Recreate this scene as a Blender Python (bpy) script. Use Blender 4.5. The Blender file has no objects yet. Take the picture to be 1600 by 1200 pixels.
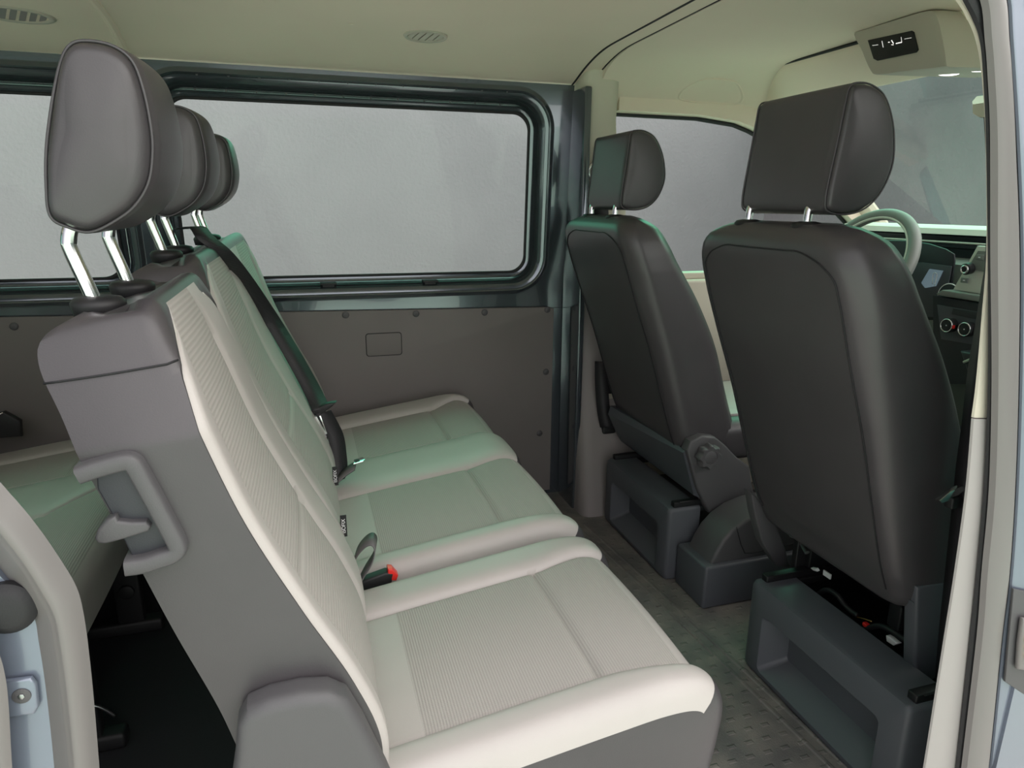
import bpy, bmesh, math
from math import sin, cos, pi, sqrt, exp
from mathutils import Vector, Matrix

S = bpy.context.scene
C = bpy.context.collection

# ------------------------------------------------------------------ camera
F, YAW, PITCH, ROLL, H = 1052.905, 0.29973, 0.26071, 0.006712, 1.049606
_f = Vector((sin(YAW)*cos(PITCH), cos(YAW)*cos(PITCH), -sin(PITCH)))
_r = Vector((cos(YAW), -sin(YAW), 0))
_u = _r.cross(_f)
RX = cos(ROLL)*_r + sin(ROLL)*_u          # image right
UP = cos(ROLL)*_u - sin(ROLL)*_r          # image up
cam = bpy.data.cameras.new('camera'); camo = bpy.data.objects.new('camera', cam); C.objects.link(camo)
cam.sensor_width = 36; cam.lens = F*36/1600; cam.clip_start = 0.02
mw = Matrix((( RX.x, UP.x, -_f.x, 0), (RX.y, UP.y, -_f.y, 0), (RX.z, UP.z, -_f.z, H), (0, 0, 0, 1)))
camo.matrix_world = mw
S.camera = camo
S.view_settings.view_transform = 'Standard'; S.view_settings.look = 'None'
S.view_settings.gamma = 1; S.view_settings.exposure = 1.10
try: S.cycles.max_bounces = 10
except Exception: pass

# ------------------------------------------------------------------ world: overcast sky, with invented green far-side light, boosted front and dimmed rear
w = bpy.data.worlds.new('overcast'); S.world = w; w.use_nodes = True
nt = w.node_tree; nt.nodes.clear()
out = nt.nodes.new('ShaderNodeOutputWorld'); bg = nt.nodes.new('ShaderNodeBackground')
tc = nt.nodes.new('ShaderNodeTexCoord'); sp = nt.nodes.new('ShaderNodeSeparateXYZ')
nt.links.new(tc.outputs['Generated'], sp.inputs[0])
r1 = nt.nodes.new('ShaderNodeValToRGB'); r1.color_ramp.elements[0].color = (1.16, 1.14, 1.16, 1); r1.color_ramp.elements[1].color = (0.32, 1.22, 0.80, 1)
r1.color_ramp.elements[0].position = 0.50; r1.color_ramp.elements[1].position = 0.66
mp = nt.nodes.new('ShaderNodeMapRange'); mp.inputs['From Min'].default_value = -1; mp.inputs['From Max'].default_value = 1
nt.links.new(sp.outputs['Y'], mp.inputs['Value']); nt.links.new(mp.outputs[0], r1.inputs[0])
rx = nt.nodes.new('ShaderNodeValToRGB'); mx_ = nt.nodes.new('ShaderNodeMix'); mx_.data_type = 'RGBA'; mx_.blend_type = 'MULTIPLY'; mx_.inputs[0].default_value = 1
mp2 = nt.nodes.new('ShaderNodeMapRange'); mp2.inputs['From Min'].default_value = -1; mp2.inputs['From Max'].default_value = 1
e_ = rx.color_ramp.elements; e_[0].position = .0; e_[0].color = (.20, .20, .23, 1); e_[1].position = .62; e_[1].color = (1.12, 1.10, 1.08, 1); e3 = e_.new(1.0); e3.color = (2.0, 1.95, 1.8, 1)
nt.links.new(sp.outputs['X'], mp2.inputs['Value']); nt.links.new(mp2.outputs[0], rx.inputs[0])
nt.links.new(r1.outputs[0], mx_.inputs[6]); nt.links.new(rx.outputs[0], mx_.inputs[7]); nt.links.new(mx_.outputs[2], bg.inputs[0]); bg.inputs[1].default_value = 1.0
nt.links.new(bg.outputs[0], out.inputs[0])

def at(px, py, ax, v):
    """point on the plane ax = v (a plane of the vehicle) where a sight line meets it"""
    d = RX*((px-800)/F) - UP*((py-600)/F) + _f
    k = 'XYZ'.index(ax); o = Vector((0, 0, H)); t = (v-o[k])/d[k]
    return o + d*t

# ------------------------------------------------------------------ materials
def lin(c): return tuple(((x/255)/12.92 if x/255 <= .04045 else ((x/255+.055)/1.055)**2.4) for x in c)
def mat(name, col, rough=.5, metal=0., spec=.5, bump=None, noise=None, coat=0., emit=None, sheen=0.):
    m = bpy.data.materials.new(name); m.use_nodes = True; n = m.node_tree.nodes; L = m.node_tree.links
    b = n['Principled BSDF']
    b.inputs['Base Color'].default_value = (*col, 1); b.inputs['Roughness'].default_value = rough
    b.inputs['Metallic'].default_value = metal; b.inputs['Specular IOR Level'].default_value = spec
    b.inputs['Coat Weight'].default_value = coat
    if emit: b.inputs['Emission Color'].default_value = (*emit[0], 1); b.inputs['Emission Strength'].default_value = emit[1]
    t = n.new('ShaderNodeTexCoord')
    if noise:
        sc, amt = noise
        a = n.new('ShaderNodeTexNoise'); a.inputs['Scale'].default_value = sc; a.inputs['Detail'].default_value = 6
        L.new(t.outputs['Object'], a.inputs[0])
        r = n.new('ShaderNodeMapRange'); r.inputs['From Min'].default_value = .3; r.inputs['From Max'].default_value = .7
        r.inputs['To Min'].default_value = 1-amt; r.inputs['To Max'].default_value = 1+amt
        L.new(a.outputs[0], r.inputs[0])
        mx = n.new('ShaderNodeMix'); mx.data_type = 'RGBA'; mx.blend_type = 'MULTIPLY'; mx.inputs[0].default_value = 1
        mx.inputs[6].default_value = (*col, 1); L.new(r.outputs[0], mx.inputs[7]); L.new(mx.outputs[2], b.inputs['Base Color'])
    if bump:
        kind, sc, st = bump[:3]
        bp = n.new('ShaderNodeBump'); bp.inputs['Strength'].default_value = st; bp.inputs['Distance'].default_value = .001
        if kind == 'noise':
            a = n.new('ShaderNodeTexNoise'); a.inputs['Scale'].default_value = sc; a.inputs['Detail'].default_value = 3
            L.new(t.outputs['Object'], a.inputs[0]); L.new(a.outputs[0], bp.inputs['Height'])
        elif kind == 'voronoi':
            a = n.new('ShaderNodeTexVoronoi'); a.inputs['Scale'].default_value = sc
            L.new(t.outputs['Object'], a.inputs[0]); L.new(a.outputs[0], bp.inputs['Height'])
        elif kind == 'ribs':       # fine ribs across plus a weave
            ws = []
            for ax, s2 in bump[3]:
                a = n.new('ShaderNodeTexWave'); a.wave_type = 'BANDS'; a.bands_direction = ax
                a.inputs['Scale'].default_value = s2; a.inputs['Distortion'].default_value = 0
                L.new(t.outputs['Object'], a.inputs[0]); ws.append(a)
            if len(ws) == 2:
                ad = n.new('ShaderNodeMath'); ad.operation = 'ADD'; sc_ = n.new('ShaderNodeMath'); sc_.operation = 'MULTIPLY'; sc_.inputs[1].default_value = .45
                L.new(ws[1].outputs['Fac'], sc_.inputs[0]); L.new(ws[0].outputs['Fac'], ad.inputs[0]); L.new(sc_.outputs[0], ad.inputs[1])
                L.new(ad.outputs[0], bp.inputs['Height'])
            else: L.new(ws[0].outputs['Fac'], bp.inputs['Height'])
            r = n.new('ShaderNodeMapRange'); r.inputs['To Min'].default_value = .90; r.inputs['To Max'].default_value = 1.04
            L.new(ws[0].outputs['Fac'], r.inputs[0])
            mx = n.new('ShaderNodeMix'); mx.data_type = 'RGBA'; mx.blend_type = 'MULTIPLY'; mx.inputs[0].default_value = 1
            mx.inputs[6].default_value = (*col, 1); L.new(r.outputs[0], mx.inputs[7]); L.new(mx.outputs[2], b.inputs['Base Color'])
        L.new(bp.outputs[0], b.inputs['Normal'])
    return m

M = {}
M['light'] = mat('light_grey_leather', (.465, .434, .413), .42, spec=.4, bump=('noise', 700, .15), noise=(9, .03))
M['insert'] = mat('ribbed_grey_fabric', (.418, .391, .368), .62, spec=.35, bump=('ribs', 0, .4, (('X', 80), ('Y', 100))))
M['insert_z'] = mat('ribbed_grey_back_fabric', (.418, .391, .368), .62, spec=.35, bump=('ribs', 0, .4, (('Z', 55),)))
M['dark'] = mat('charcoal_leather', (.058, .053, .057), .38, spec=.55, bump=('noise', 600, .15), noise=(12, .06))
M['stitch'] = mat('dark_seam_thread', (.012, .012, .014), .7)
M['piping'] = mat('pale_piping', (.52, .50, .46), .5)
M['plastic'] = mat('dark_grey_plastic', (.080, .086, .098), .48, spec=.5, bump=('noise', 900, .25))
M['plastic2'] = mat('mid_grey_plastic', (.082, .080, .084), .5, bump=('noise', 900, .25))
M['black'] = mat('black_metal', (.006, .006, .007), .55, spec=.5)
M['blackp'] = mat('black_plastic', (.012, .012, .013), .55)
M['chrome'] = mat('chrome', (.85, .85, .85), .12, metal=1.)
M['steel'] = mat('steel', (.45, .45, .46), .3, metal=1.)
M['paint'] = mat('dark_slate_body_paint', (.115, .135, .155), .18, metal=.7, coat=1.)
M['bodyout'] = mat('sky_lightened_body_paint', (.20, .23, .29), .3, metal=.35, coat=.7)  # same body paint, lightened to carry the reflected sky
M['panel'] = mat('grey_board_panel', (.17, .155, .147), .6, bump=('noise', 400, .15), noise=(5, .04))
M['headliner'] = mat('beige_headliner', (.84, .725, .60), .75, bump=('noise', 500, .3), noise=(3, .02))
M['beige'] = mat('beige_pillar_trim', (.60, .56, .46), .6, bump=('noise', 700, .15))
M['greytrim'] = mat('warm_grey_trim', (.23, .21, .205), .6, bump=('noise', 600, .15))
M['console'] = mat('olive_grey_console', (.53, .48, .41), .5, bump=('noise', 700, .15))
M['belt'] = mat('black_webbing', (.020, .019, .022), .55, bump=('ribs', 0, .3, (('Z', 160),)))
M['beltgrey'] = mat('grey_webbing', (.11, .105, .105), .5)
M['rubber'] = mat('black_rubber', (.013, .013, .015), .6, bump=('noise', 500, .3))
M['frame'] = mat('satin_grey_reflection', (.175, .165, .16), .36, spec=.5)  # light grey holds the reflections seen on the body-paint flange
M['floorshade'] = mat('shade_black_rear_floor', (.012, .013, .015), .8, bump=('noise', 200, .4))  # near-black colour stands in for shade on the rear floor
M['lowtrim'] = mat('pale_warm_grey_trim', (.34, .32, .31), .5, bump=('noise', 700, .15))
M['well'] = mat('slate_plastic_handle_well', (.034, .036, .043), .5, bump=('noise', 900, .2))
M['red'] = mat('red_plastic', (.75, .03, .025), .35)
M['white'] = mat('white_print', (.8, .8, .8), .6)
M['dashpale'] = mat('pale_dash_plastic', (.66, .66, .58), .5)
M['dashgrey'] = mat('grey_dash_plastic', (.21, .225, .205), .5)
M['dashdark'] = mat('dark_dash_plastic', (.02, .023, .028), .4)
M['screen'] = mat('lit_cluster_screen', (.05, .07, .08), .2, emit=((.35, .50, .58), .12))
M['glyph'] = mat('lit_display_glyphs', (.8, .8, .8), .4, emit=((1, .98, .92), .5))
M['lens'] = mat('reading_lamp_lens', (.9, .9, .88), .15, emit=((1, .98, .95), 1.6))
M['mirror'] = mat('mirror_glass', (.75, .76, .78), .12, metal=1.)
M['ground'] = mat('pale_concrete_yard', (.84, .76, .70), .9, bump=('noise', 60, .5), noise=(4, .1))
M['gold'] = mat('brass_contacts', (.8, .5, .18), .3, metal=1.)

# plaster wall outside
m = bpy.data.materials.new('grey_plaster'); m.use_nodes = True; n = m.node_tree.nodes; L = m.node_tree.links; b = n['Principled BSDF']
b.inputs['Roughness'].default_value = .9; t = n.new('ShaderNodeTexCoord')
a = n.new('ShaderNodeTexNoise'); a.inputs['Scale'].default_value = 1.1; a.inputs['Detail'].default_value = 8; a.inputs['Roughness'].default_value = .62; L.new(t.outputs['Object'], a.inputs[0])
r = n.new('ShaderNodeValToRGB'); r.color_ramp.elements[0].position = .3; r.color_ramp.elements[0].color = (.240, .243, .250, 1)
r.color_ramp.elements[1].position = .7; r.color_ramp.elements[1].color = (.268, .271, .278, 1); L.new(a.outputs[0], r.inputs[0]); L.new(r.outputs[0], b.inputs['Base Color'])
a2 = n.new('ShaderNodeTexNoise'); a2.inputs['Scale'].default_value = 30; a2.inputs['Detail'].default_value = 8; L.new(t.outputs['Object'], a2.inputs[0])
bp = n.new('ShaderNodeBump'); bp.inputs['Strength'].default_value = .35; bp.inputs['Distance'].default_value = .02; L.new(a2.outputs[0], bp.inputs['Height']); L.new(bp.outputs[0], b.inputs['Normal'])
M['plaster'] = m
m2 = m.copy(); m2.name = 'grey_plaster_front'; M['plaster2'] = m2  # darker copy for the less lit wall; pinkish tint offsets green sky light
for n_ in m2.node_tree.nodes:
    if n_.type == 'VALTORGB': n_.color_ramp.elements[0].color = (.185, .176, .186, 1); n_.color_ramp.elements[1].color = (.245, .230, .243, 1)

# rubber floor mat with rows of small raised dashes
m = bpy.data.materials.new('studded_rubber_floor'); m.use_nodes = True; n = m.node_tree.nodes; L = m.node_tree.links; b = n['Principled BSDF']
b.inputs['Roughness'].default_value = .6; t = n.new('ShaderNodeTexCoord')
br = n.new('ShaderNodeTexBrick'); br.inputs['Scale'].default_value = 22; br.inputs['Mortar Size'].default_value = .30; br.inputs['Mortar Smooth'].default_value = .25
br.inputs['Brick Width'].default_value = .9; br.inputs['Row Height'].default_value = .7
br.inputs['Color1'].default_value = (1, 1, 1, 1); br.inputs['Color2'].default_value = (1, 1, 1, 1); br.inputs['Mortar'].default_value = (0, 0, 0, 1); L.new(t.outputs['Object'], br.inputs[0])
a2 = n.new('ShaderNodeTexNoise'); a2.inputs['Scale'].default_value = 14; a2.inputs['Detail'].default_value = 8; L.new(t.outputs['Object'], a2.inputs[0])
r = n.new('ShaderNodeValToRGB'); r.color_ramp.elements[0].color = (.122, .116, .112, 1); r.color_ramp.elements[1].color = (.225, .205, .182, 1)
r.color_ramp.elements[0].position = .35; r.color_ramp.elements[1].position = .7; L.new(a2.outputs[0], r.inputs[0]); L.new(r.outputs[0], b.inputs['Base Color'])
a3 = n.new('ShaderNodeTexNoise'); a3.inputs['Scale'].default_value = 350; L.new(t.outputs['Object'], a3.inputs[0])
ad = n.new('ShaderNodeMath'); ad.operation = 'MULTIPLY_ADD'; ad.inputs[1].default_value = .5; L.new(a3.outputs[0], ad.inputs[0]); L.new(br.outputs[0], ad.inputs[2])
bp = n.new('ShaderNodeBump'); bp.inputs['Strength'].default_value = .9; bp.inputs['Distance'].default_value = .0016; L.new(ad.outputs[0], bp.inputs['Height']); L.new(bp.outputs[0], b.inputs['Normal'])
M['floor'] = m

# thin window glass
m = bpy.data.materials.new('window_glass'); m.use_nodes = True; n = m.node_tree.nodes; L = m.node_tree.links; n.clear()
o = n.new('ShaderNodeOutputMaterial'); mx = n.new('ShaderNodeMixShader'); tr = n.new('ShaderNodeBsdfTransparent'); gl = n.new('ShaderNodeBsdfGlossy')
tr.inputs[0].default_value = (.93, .95, .945, 1); gl.inputs['Roughness'].default_value = .02; fr = n.new('ShaderNodeFresnel'); fr.inputs[0].default_value = 1.2
L.new(fr.outputs[0], mx.inputs[0]); L.new(tr.outputs[0], mx.inputs[1]); L.new(gl.outputs[0], mx.inputs[2]); L.new(mx.outputs[0], o.inputs[0])
M['glass'] = m

# ------------------------------------------------------------------ helpers
def thing(name, label, cat, loc=(0, 0, 0), group=None):
    o = bpy.data.objects.new(name, None); C.objects.link(o); o.location = loc; o.empty_display_size = .05
    o['label'] = label; o['category'] = cat
    if group: o['group'] = group
    return o
def root_loc(o):
    v = Vector((0, 0, 0))
    while o is not None: v = v + o.location; o = o.parent if o.type == 'EMPTY' or o.parent else None
    return v
def link(name, me, parent=None, label=None):
    o = bpy.data.objects.new(name, me); C.objects.link(o)
    if parent is not None:
        o.parent = parent
        r = parent
        while r.parent is not None: r = r.parent
        if parent is r: o.matrix_parent_inverse = Matrix.Translation(-r.location)
    if label: o['label'] = label
    return o
def mesh(name, vs, fs, mats, parent=None, smooth=True, fm=None, label=None, auto=None):
    me = bpy.data.meshes.new(name); me.from_pydata([tuple(v) for v in vs], [], fs)
    if not isinstance(mats, (list, tuple)): mats = [mats]
    for q in mats: me.materials.append(M[q] if isinstance(q, str) else q)
    if fm: me.polygons.foreach_set('material_index', fm)
    bm = bmesh.new(); bm.from_mesh(me); bmesh.ops.remove_doubles(bm, verts=bm.verts, dist=1e-6)
    bmesh.ops.recalc_face_normals(bm, faces=bm.faces); bm.to_mesh(me); bm.free()
    me.polygons.foreach_set('use_smooth', [smooth]*len(me.polygons))
    if smooth and auto is not None: me.set_sharp_from_angle(angle=math.radians(auto))
    me.update()
    return link(name, me, parent, label)
def struct(o): o['kind'] = 'structure'; return o
class MB:
    def __init__(s): s.v = []; s.f = []; s.m = []
    def add(s, vs, fs, mi=0):
        k = len(s.v); s.v += [Vector(v) for v in vs]; s.f += [tuple(i+k for i in f) for f in fs]; s.m += [mi]*len(fs); return s
    def build(s, name, mats, parent=None, smooth=True, auto=35, label=None):
        return mesh(name, s.v, s.f, mats, parent, smooth, s.m, label, auto)
def loft(rings, closed=True, caps=True):
    vs = [v for r in rings for v in r]; n = len(rings[0]); fs = []
    for i in range(len(rings)-1):
        for j in range(n if closed else n-1):
            a, b = i*n+j, i*n+(j+1) % n; fs.append((a, b, b+n, a+n))
    if caps and closed:
        fs.append(tuple(range(n))); fs.append(tuple((len(rings)-1)*n+j for j in range(n)))
    return vs, fs
def box(x0, x1, y0, y1, z0, z1, r=0., seg=3):
    bm = bmesh.new(); bmesh.ops.create_cube(bm, size=1)
    for v in bm.verts: v.co = Vector(((x0+x1)/2+v.co.x*(x1-x0), (y0+y1)/2+v.co.y*(y1-y0), (z0+z1)/2+v.co.z*(z1-z0)))
    if r > 0: bmesh.ops.bevel(bm, geom=bm.edges[:], offset=r, segments=seg, profile=.5, affect='EDGES')
    vs = [v.co.copy() for v in bm.verts]; fs = [tuple(q.index for q in f.verts) for f in bm.faces]; bm.free(); return vs, fs
def prism(outline, vec, r=0., seg=3, holes=None):
    """outline: 3-D loop; extruded along vec; edges rounded by r"""
    bm = bmesh.new(); vec = Vector(vec)
    a = [bm.verts.new(Vector(p)) for p in outline]; b2 = [bm.verts.new(Vector(p)+vec) for p in outline]
    bm.faces.new(a); bm.faces.new(b2[::-1]); k = len(a)
    for i in range(k): bm.faces.new((a[i], b2[i], b2[(i+1) % k], a[(i+1) % k]))
    bmesh.ops.recalc_face_normals(bm, faces=bm.faces)
    if r > 0:
        sa, sb = set(a), set(b2)
        es = [e for e in bm.edges if (e.verts[0] in sa) == (e.verts[1] in sa)]
        bmesh.ops.bevel(bm, geom=es, offset=r, segments=seg, profile=.5, affect='EDGES')
    bm.verts.index_update(); bm.verts.ensure_lookup_table()
    vs = [v.co.copy() for v in bm.verts]; fs = [tuple(q.index for q in f.verts) for f in bm.faces]; bm.free(); return vs, fs
def spline(pts, n=8, closed=False):
    P = [Vector(p) for p in pts]; k = len(P); o = []
    rng = range(k) if closed else range(k-1)
    for i in rng:
        if closed: a, b, c, d = P[(i-1) % k], P[i], P[(i+1) % k], P[(i+2) % k]
        else: a, b, c, d = P[max(i-1, 0)], P[i], P[i+1], P[min(i+2, k-1)]
        for j in range(n):
            t = j/n
            o.append(.5*((2*b)+(c-a)*t+(2*a-5*b+4*c-d)*t*t+(3*b-a-3*c+d)*t*t*t))
    if not closed: o.append(P[-1])
    return o
def frames(P, ref):
    out = []; ref = Vector(ref)
    for i in range(len(P)):
        t = (P[min(i+1, len(P)-1)]-P[max(i-1, 0)]).normalized()
        s = t.cross(ref).normalized(); out.append((t, s, s.cross(t).normalized()))
    return out
def tube(P, r, seg=12, ref=(0.13, .2, .97), caps=True, sx=1., closed=False):
    P = [Vector(p) for p in P]
    if closed: P = P+[P[0]]
    fr_ = frames(P, ref); rings = []
    for i, (p, (t, a, b)) in enumerate(zip(P, fr_)):
        rr = r[i] if isinstance(r, (list, tuple)) else r
        rings.append([p+a*cos(2*pi*j/seg)*rr*sx+b*sin(2*pi*j/seg)*rr for j in range(seg)])
    if closed: rings[-1] = rings[0]
    return loft(rings, True, caps and not closed)
def ribbon(P, wv, th=.0015):
    """strap: centre line P, width vector(s) wv, thickness th"""
    P = [Vector(p) for p in P]; rings = []
    for i, p in enumerate(P):
        W = Vector(wv[i]) if isinstance(wv[0], (list, tuple, Vector)) else Vector(wv)
        t = (P[min(i+1, len(P)-1)]-P[max(i-1, 0)]).normalized(); n_ = t.cross(W).normalized()*th
        rings.append([p-W/2-n_, p+W/2-n_, p+W/2+n_, p-W/2+n_])
    return loft(rings)
def disc(c, nrm, r, th, seg=32, bev=.2, r2=None):
    """thick round plate centred at c facing nrm"""
    c = Vector(c); nrm = Vector(nrm).normalized(); a = nrm.orthogonal().normalized(); b_ = nrm.cross(a); r2 = r2 or r
    e = th*bev; prof = [(0, r), (th-e, r2), (th-e*.3, r2-e*.7), (th, r2-e*1.4)]
    rings = [[c+nrm*h+(a*cos(2*pi*j/seg)+b_*sin(2*pi*j/seg))*q for j in range(seg)] for h, q in prof]
    return loft(rings)
def rrect(cx, cy, w, h, r, n=8):
    o = []
    for (sx, sy, a0) in ((1, 1, 0), (-1, 1, 90), (-1, -1, 180), (1, -1, 270)):
        for k in range(n+1):
            a = math.radians(a0+90*k/n); o.append((cx+sx*(w/2-r)+r*cos(a), cy+sy*(h/2-r)+r*sin(a)))
    return o
def interp(xs, ys, x):
    if x <= xs[0]: return ys[0]
    for i in range(len(xs)-1):
        if x <= xs[i+1]: return ys[i]+(ys[i+1]-ys[i])*(x-xs[i])/(xs[i+1]-xs[i])
    return ys[-1]
def text_mesh(name, s, loc, xdir, ydir, size, matn, parent, th=.0003):
    cu = bpy.data.curves.new('t', 'FONT'); cu.body = s; cu.size = size; cu.extrude = th; cu.align_x = 'CENTER'; cu.align_y = 'CENTER'
    to = bpy.data.objects.new('t', cu); C.objects.link(to); bpy.context.view_layer.update()
    me = bpy.data.meshes.new_from_object(to.evaluated_get(bpy.context.evaluated_depsgraph_get())); bpy.data.objects.remove(to); bpy.data.curves.remove(cu)
    X = Vector(xdir).normalized(); Y = Vector(ydir); Y = (Y-X*Y.dot(X)).normalized(); Z = X.cross(Y)
    for v in me.vertices: v.co = Vector(loc)+X*v.co.x+Y*v.co.y+Z*v.co.z
    me.materials.clear(); me.materials.append(M[matn]); return link(name, me, parent)

# ------------------------------------------------------------------ outside
struct(mesh('ground', [(-40, -40, -.5), (40, -40, -.5), (40, 40, -.5), (-40, 40, -.5)], [(0, 1, 2, 3)], 'ground', smooth=False))
struct(MB().add(*box(-9, 4.9, 6.5, 6.7, -.5, 2.25)).build('wall_outside_left', 'plaster', smooth=False))
struct(MB().add(*box(4.9, 5.1, -6, 6.7, -.5, 2.35)).build('wall_outside_front', 'plaster2', smooth=False))

# ------------------------------------------------------------------ van floor
struct(MB().add(*box(.30, 2.3, .66, 2.26, -.06, 0)).build('floor', 'floor', smooth=False))
struct(MB().add(*box(-2.8, .30, .66, 2.26, -.06, 0)).build('floor_rear', 'floorshade', smooth=False))
mb = MB()
for dx in (0, .03): mb.add(*tube([(.825+dx, 1.93, -.001), (.865+dx, 1.5, -.001), (.905+dx, .95, -.001), (.92+dx, .70, -.001)], .0045, 8, sx=1.4))
struct(mb.build('trim_1', 'floor'))

# ------------------------------------------------------------------ left side wall with two windows
LEAN = lambda z: 2.2-.05*max(0, z-.75)/.65           # tumblehome above the belt line
def window_bay(parent, X0, X1, Z0, Z1, gx0, gx1, gz0, gz1, r, nm):
    """sheet metal bay with a stepped, rounded recess; returns glass outline"""
    N = 10; cx, cz, w_, h_ = (gx0+gx1)/2, (gz0+gz1)/2, gx1-gx0, gz1-gz0
    prof = [(0, .052), (.014, .050), (.0165, .048), (.020, .040), (.025, .027), (.030, .015), (.035, .007), (.042, .003), (.050, .001), (.052, -.003), (.056, -.005), (.062, -.003), (.066, .0), (.070, 0)]
    rings = []
    for d, dy in prof:
        rings.append([Vector((x, LEAN(z)+dy, z)) for x, z in rrect(cx, cz, w_+2*d, h_+2*d, r+d, N)])
    outer = []
    for p in rings[-1]:
        dx, dz = p.x-cx, p.z-cz
        tt = min((X1-cx)/dx if dx > 1e-6 else (X0-cx)/dx if dx < -1e-6 else 9e9, (Z1-cz)/dz if dz > 1e-6 else (Z0-cz)/dz if dz < -1e-6 else 9e9)
        outer.append(Vector((cx+dx*tt, 0, cz+dz*tt)))
    n = len(outer)
    for (x, z) in ((X0, Z0), (X1, Z0), (X1, Z1), (X0, Z1)):      # snap the nearest vertices to the corners
        k = min(range(n), key=lambda i: (outer[i].x-x)**2+(outer[i].z-z)**2); outer[k].x, outer[k].z = x, z
    for p in outer: p.y = LEAN(p.z)
    mid = [a.lerp(b, .5) for a, b in zip(rings[-1], outer)]
    for p in mid: p.y = LEAN(p.z)
    vs, fs = loft(rings+[mid, outer], True, False)
    return vs, fs, [(x, z) for x, z in rrect(cx, cz, w_, h_, r, N)]
mb = MB()
bays = [(-.415, .865, .70, 1.415, -.335, .735, .822, 1.334, .055), (-1.75, -.415, .70, 1.415, -1.62, -.496, .830, 1.326, .055)]
glz = []
for B in bays:
    v, f, g = window_bay(None, *B, 'x'); mb.add(v, f); glz.append(g)
wall = struct(mb.build('wall_left', 'paint', auto=40))
mb = MB().add([(-2.8, LEAN(z), z) for z in (0, .7, 1.415)]+[(-1.75, LEAN(z), z) for z in (0, .7, 1.415)], [(0, 1, 4, 3), (1, 2, 5, 4)])
mb.add(*box(-1.75, .865, 2.2, 2.21, -.05, .702)).add(*box(-2.8, .87, 2.26, 2.30, -.3, .78)).add(*box(-2.8, .87, 2.2, 2.25, 1.40, 1.48))
mb.build('lower_sheet', 'paint', wall, smooth=False)
for i, g in enumerate(glz):
    wn = mesh('window_%d' % (i+1), *loft([[Vector((x, LEAN(z)+.044+e, z)) for x, z in g] for e in (0, .004)]), 'glass', smooth=False); struct(wn)
    o = mesh('seal', *loft([[Vector((cx_, LEAN(cz_)+e, cz_)) for cx_, cz_ in rrect((B_[4]+B_[5])/2, (B_[6]+B_[7])/2, B_[5]-B_[4]-2*dd, B_[7]-B_[6]-2*dd, .052, 10)] for e, dd in ((.052, 0), (.040, 0), (.040, .007), (.043, .008))] , True, False) if False else loft([[Vector((cx_, LEAN(cz_)+e, cz_)) for cx_, cz_ in rrect((bays[i][4]+bays[i][5])/2, (bays[i][6]+bays[i][7])/2, bays[i][5]-bays[i][4]-2*dd, bays[i][7]-bays[i][6]-2*dd, .052, 10)] for e, dd in ((.050, -.002), (.040, -.001), (.040, .006), (.045, .007))], True, False), 'rubber', wn)
# spot-weld dimples and clips along the frame
mb = MB()
for x in [.08*i-.33 for i in range(13)]:
    for z, dy in ((1.385, -.001), (1.352, .034)):
        mb.add(*disc((x+.012*(z > 1.37), LEAN(z)+dy-.0005, z), (0, -1, 0), .0032, .0012, 8))
mb.build('weld_dimple_rows', 'plastic2', wall)['kind'] = 'stuff'
for x in (.075, .40):
    MB().add(*box(x-.025, x+.025, 2.205, 2.236, .800, .806, .001)).add(*box(x-.018, x+.018, 2.214, 2.23, .776, .803, .001)).build('clip', 'blackp', wall)
# painted strip between wall and pillar trim, with its seal
struct(MB().add(*box(.862, .885, 2.05, 2.2, -.05, 1.40, .006)).build('trim_2', 'paint'))
# lower board panel: slightly falling top edge, screws, a cap
pb = [(-1.7, .02), (.826, .02), (.826, .700), (.80, .706), (-1.7, .755)]
pan = MB().add(*prism([(x, 2.196, z) for x, z in pb], (0, -.012, 0), .003)).build('lower_panel', 'panel', wall, auto=30)
for px, py in ((540, 492), (650, 490), (757, 488), (855, 484), (853, 581), (843, 677), (22, 510)):
    p = at(px, py, 'Y', 2.184)
    s_ = MB().add(*disc(p+Vector((0, 0, 0)), (0, -1, 0), .011, .004, 20, .6)).add(*disc(p+Vector((0, -.004, 0)), (0, -1, 0), .004, .001, 10)).build('screw', 'plastic2', pan)
c0 = at(600, 538, 'Y', 2.184)
MB().add(*prism([(x, 2.185, z) for x, z in rrect(c0.x, c0.z, .112, .072, .008, 4)], (0, -.003, 0), .001)).add(*prism([(x, 2.185, z) for x, z in rrect(c0.x, c0.z, .117, .077, .010, 4)], (0, -.0012, 0)), 1).build('cap', ['panel', 'stitch'], pan, auto=30)

# ------------------------------------------------------------------ roof lining
def roofz(y, front=False):
    t = min(abs(y-1.4), .80)
    if front: return interp([0, .50, .60, .66, .70, .725, .735], [1.485, 1.478, 1.460, 1.430, 1.390, 1.350, 1.335], t)
    return interp([0, .50, .58, .65, .70, .76, .80], [1.485, 1.478, 1.467, 1.450, 1.433, 1.412, 1.405], t)
def smooth_roof(front, n=60):
    lim = .735 if front else .78
    ys = [1.4-lim+2*lim*i/n for i in range(n+1)]; z = [roofz(y, front) for y in ys]
    for _ in range(3): z = [z[0]]+[(z[i-1]+2*z[i]+z[i+1])/4 for i in range(1, n)]+[z[-1]]
    return ys, z
def roof_piece(name, x0, x1, front, m_, dz=0., th=.03):
    ys, z = smooth_roof(front); xs = [x0+(x1-x0)*i/12 for i in range(13)]
    lo = [[Vector((x, y, zz+dz)) for y, zz in zip(ys, z)]+[Vector((x, y, zz+dz+th)) for y, zz in reversed(list(zip(ys, z)))] for x in xs]
    return struct(mesh(name, *loft(lo), m_, auto=35))
roof_piece('ceiling', -.395, .855, False, 'headliner')
roof_piece('ceiling_rear', -2.8, -.405, False, 'headliner', -.002)
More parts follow.
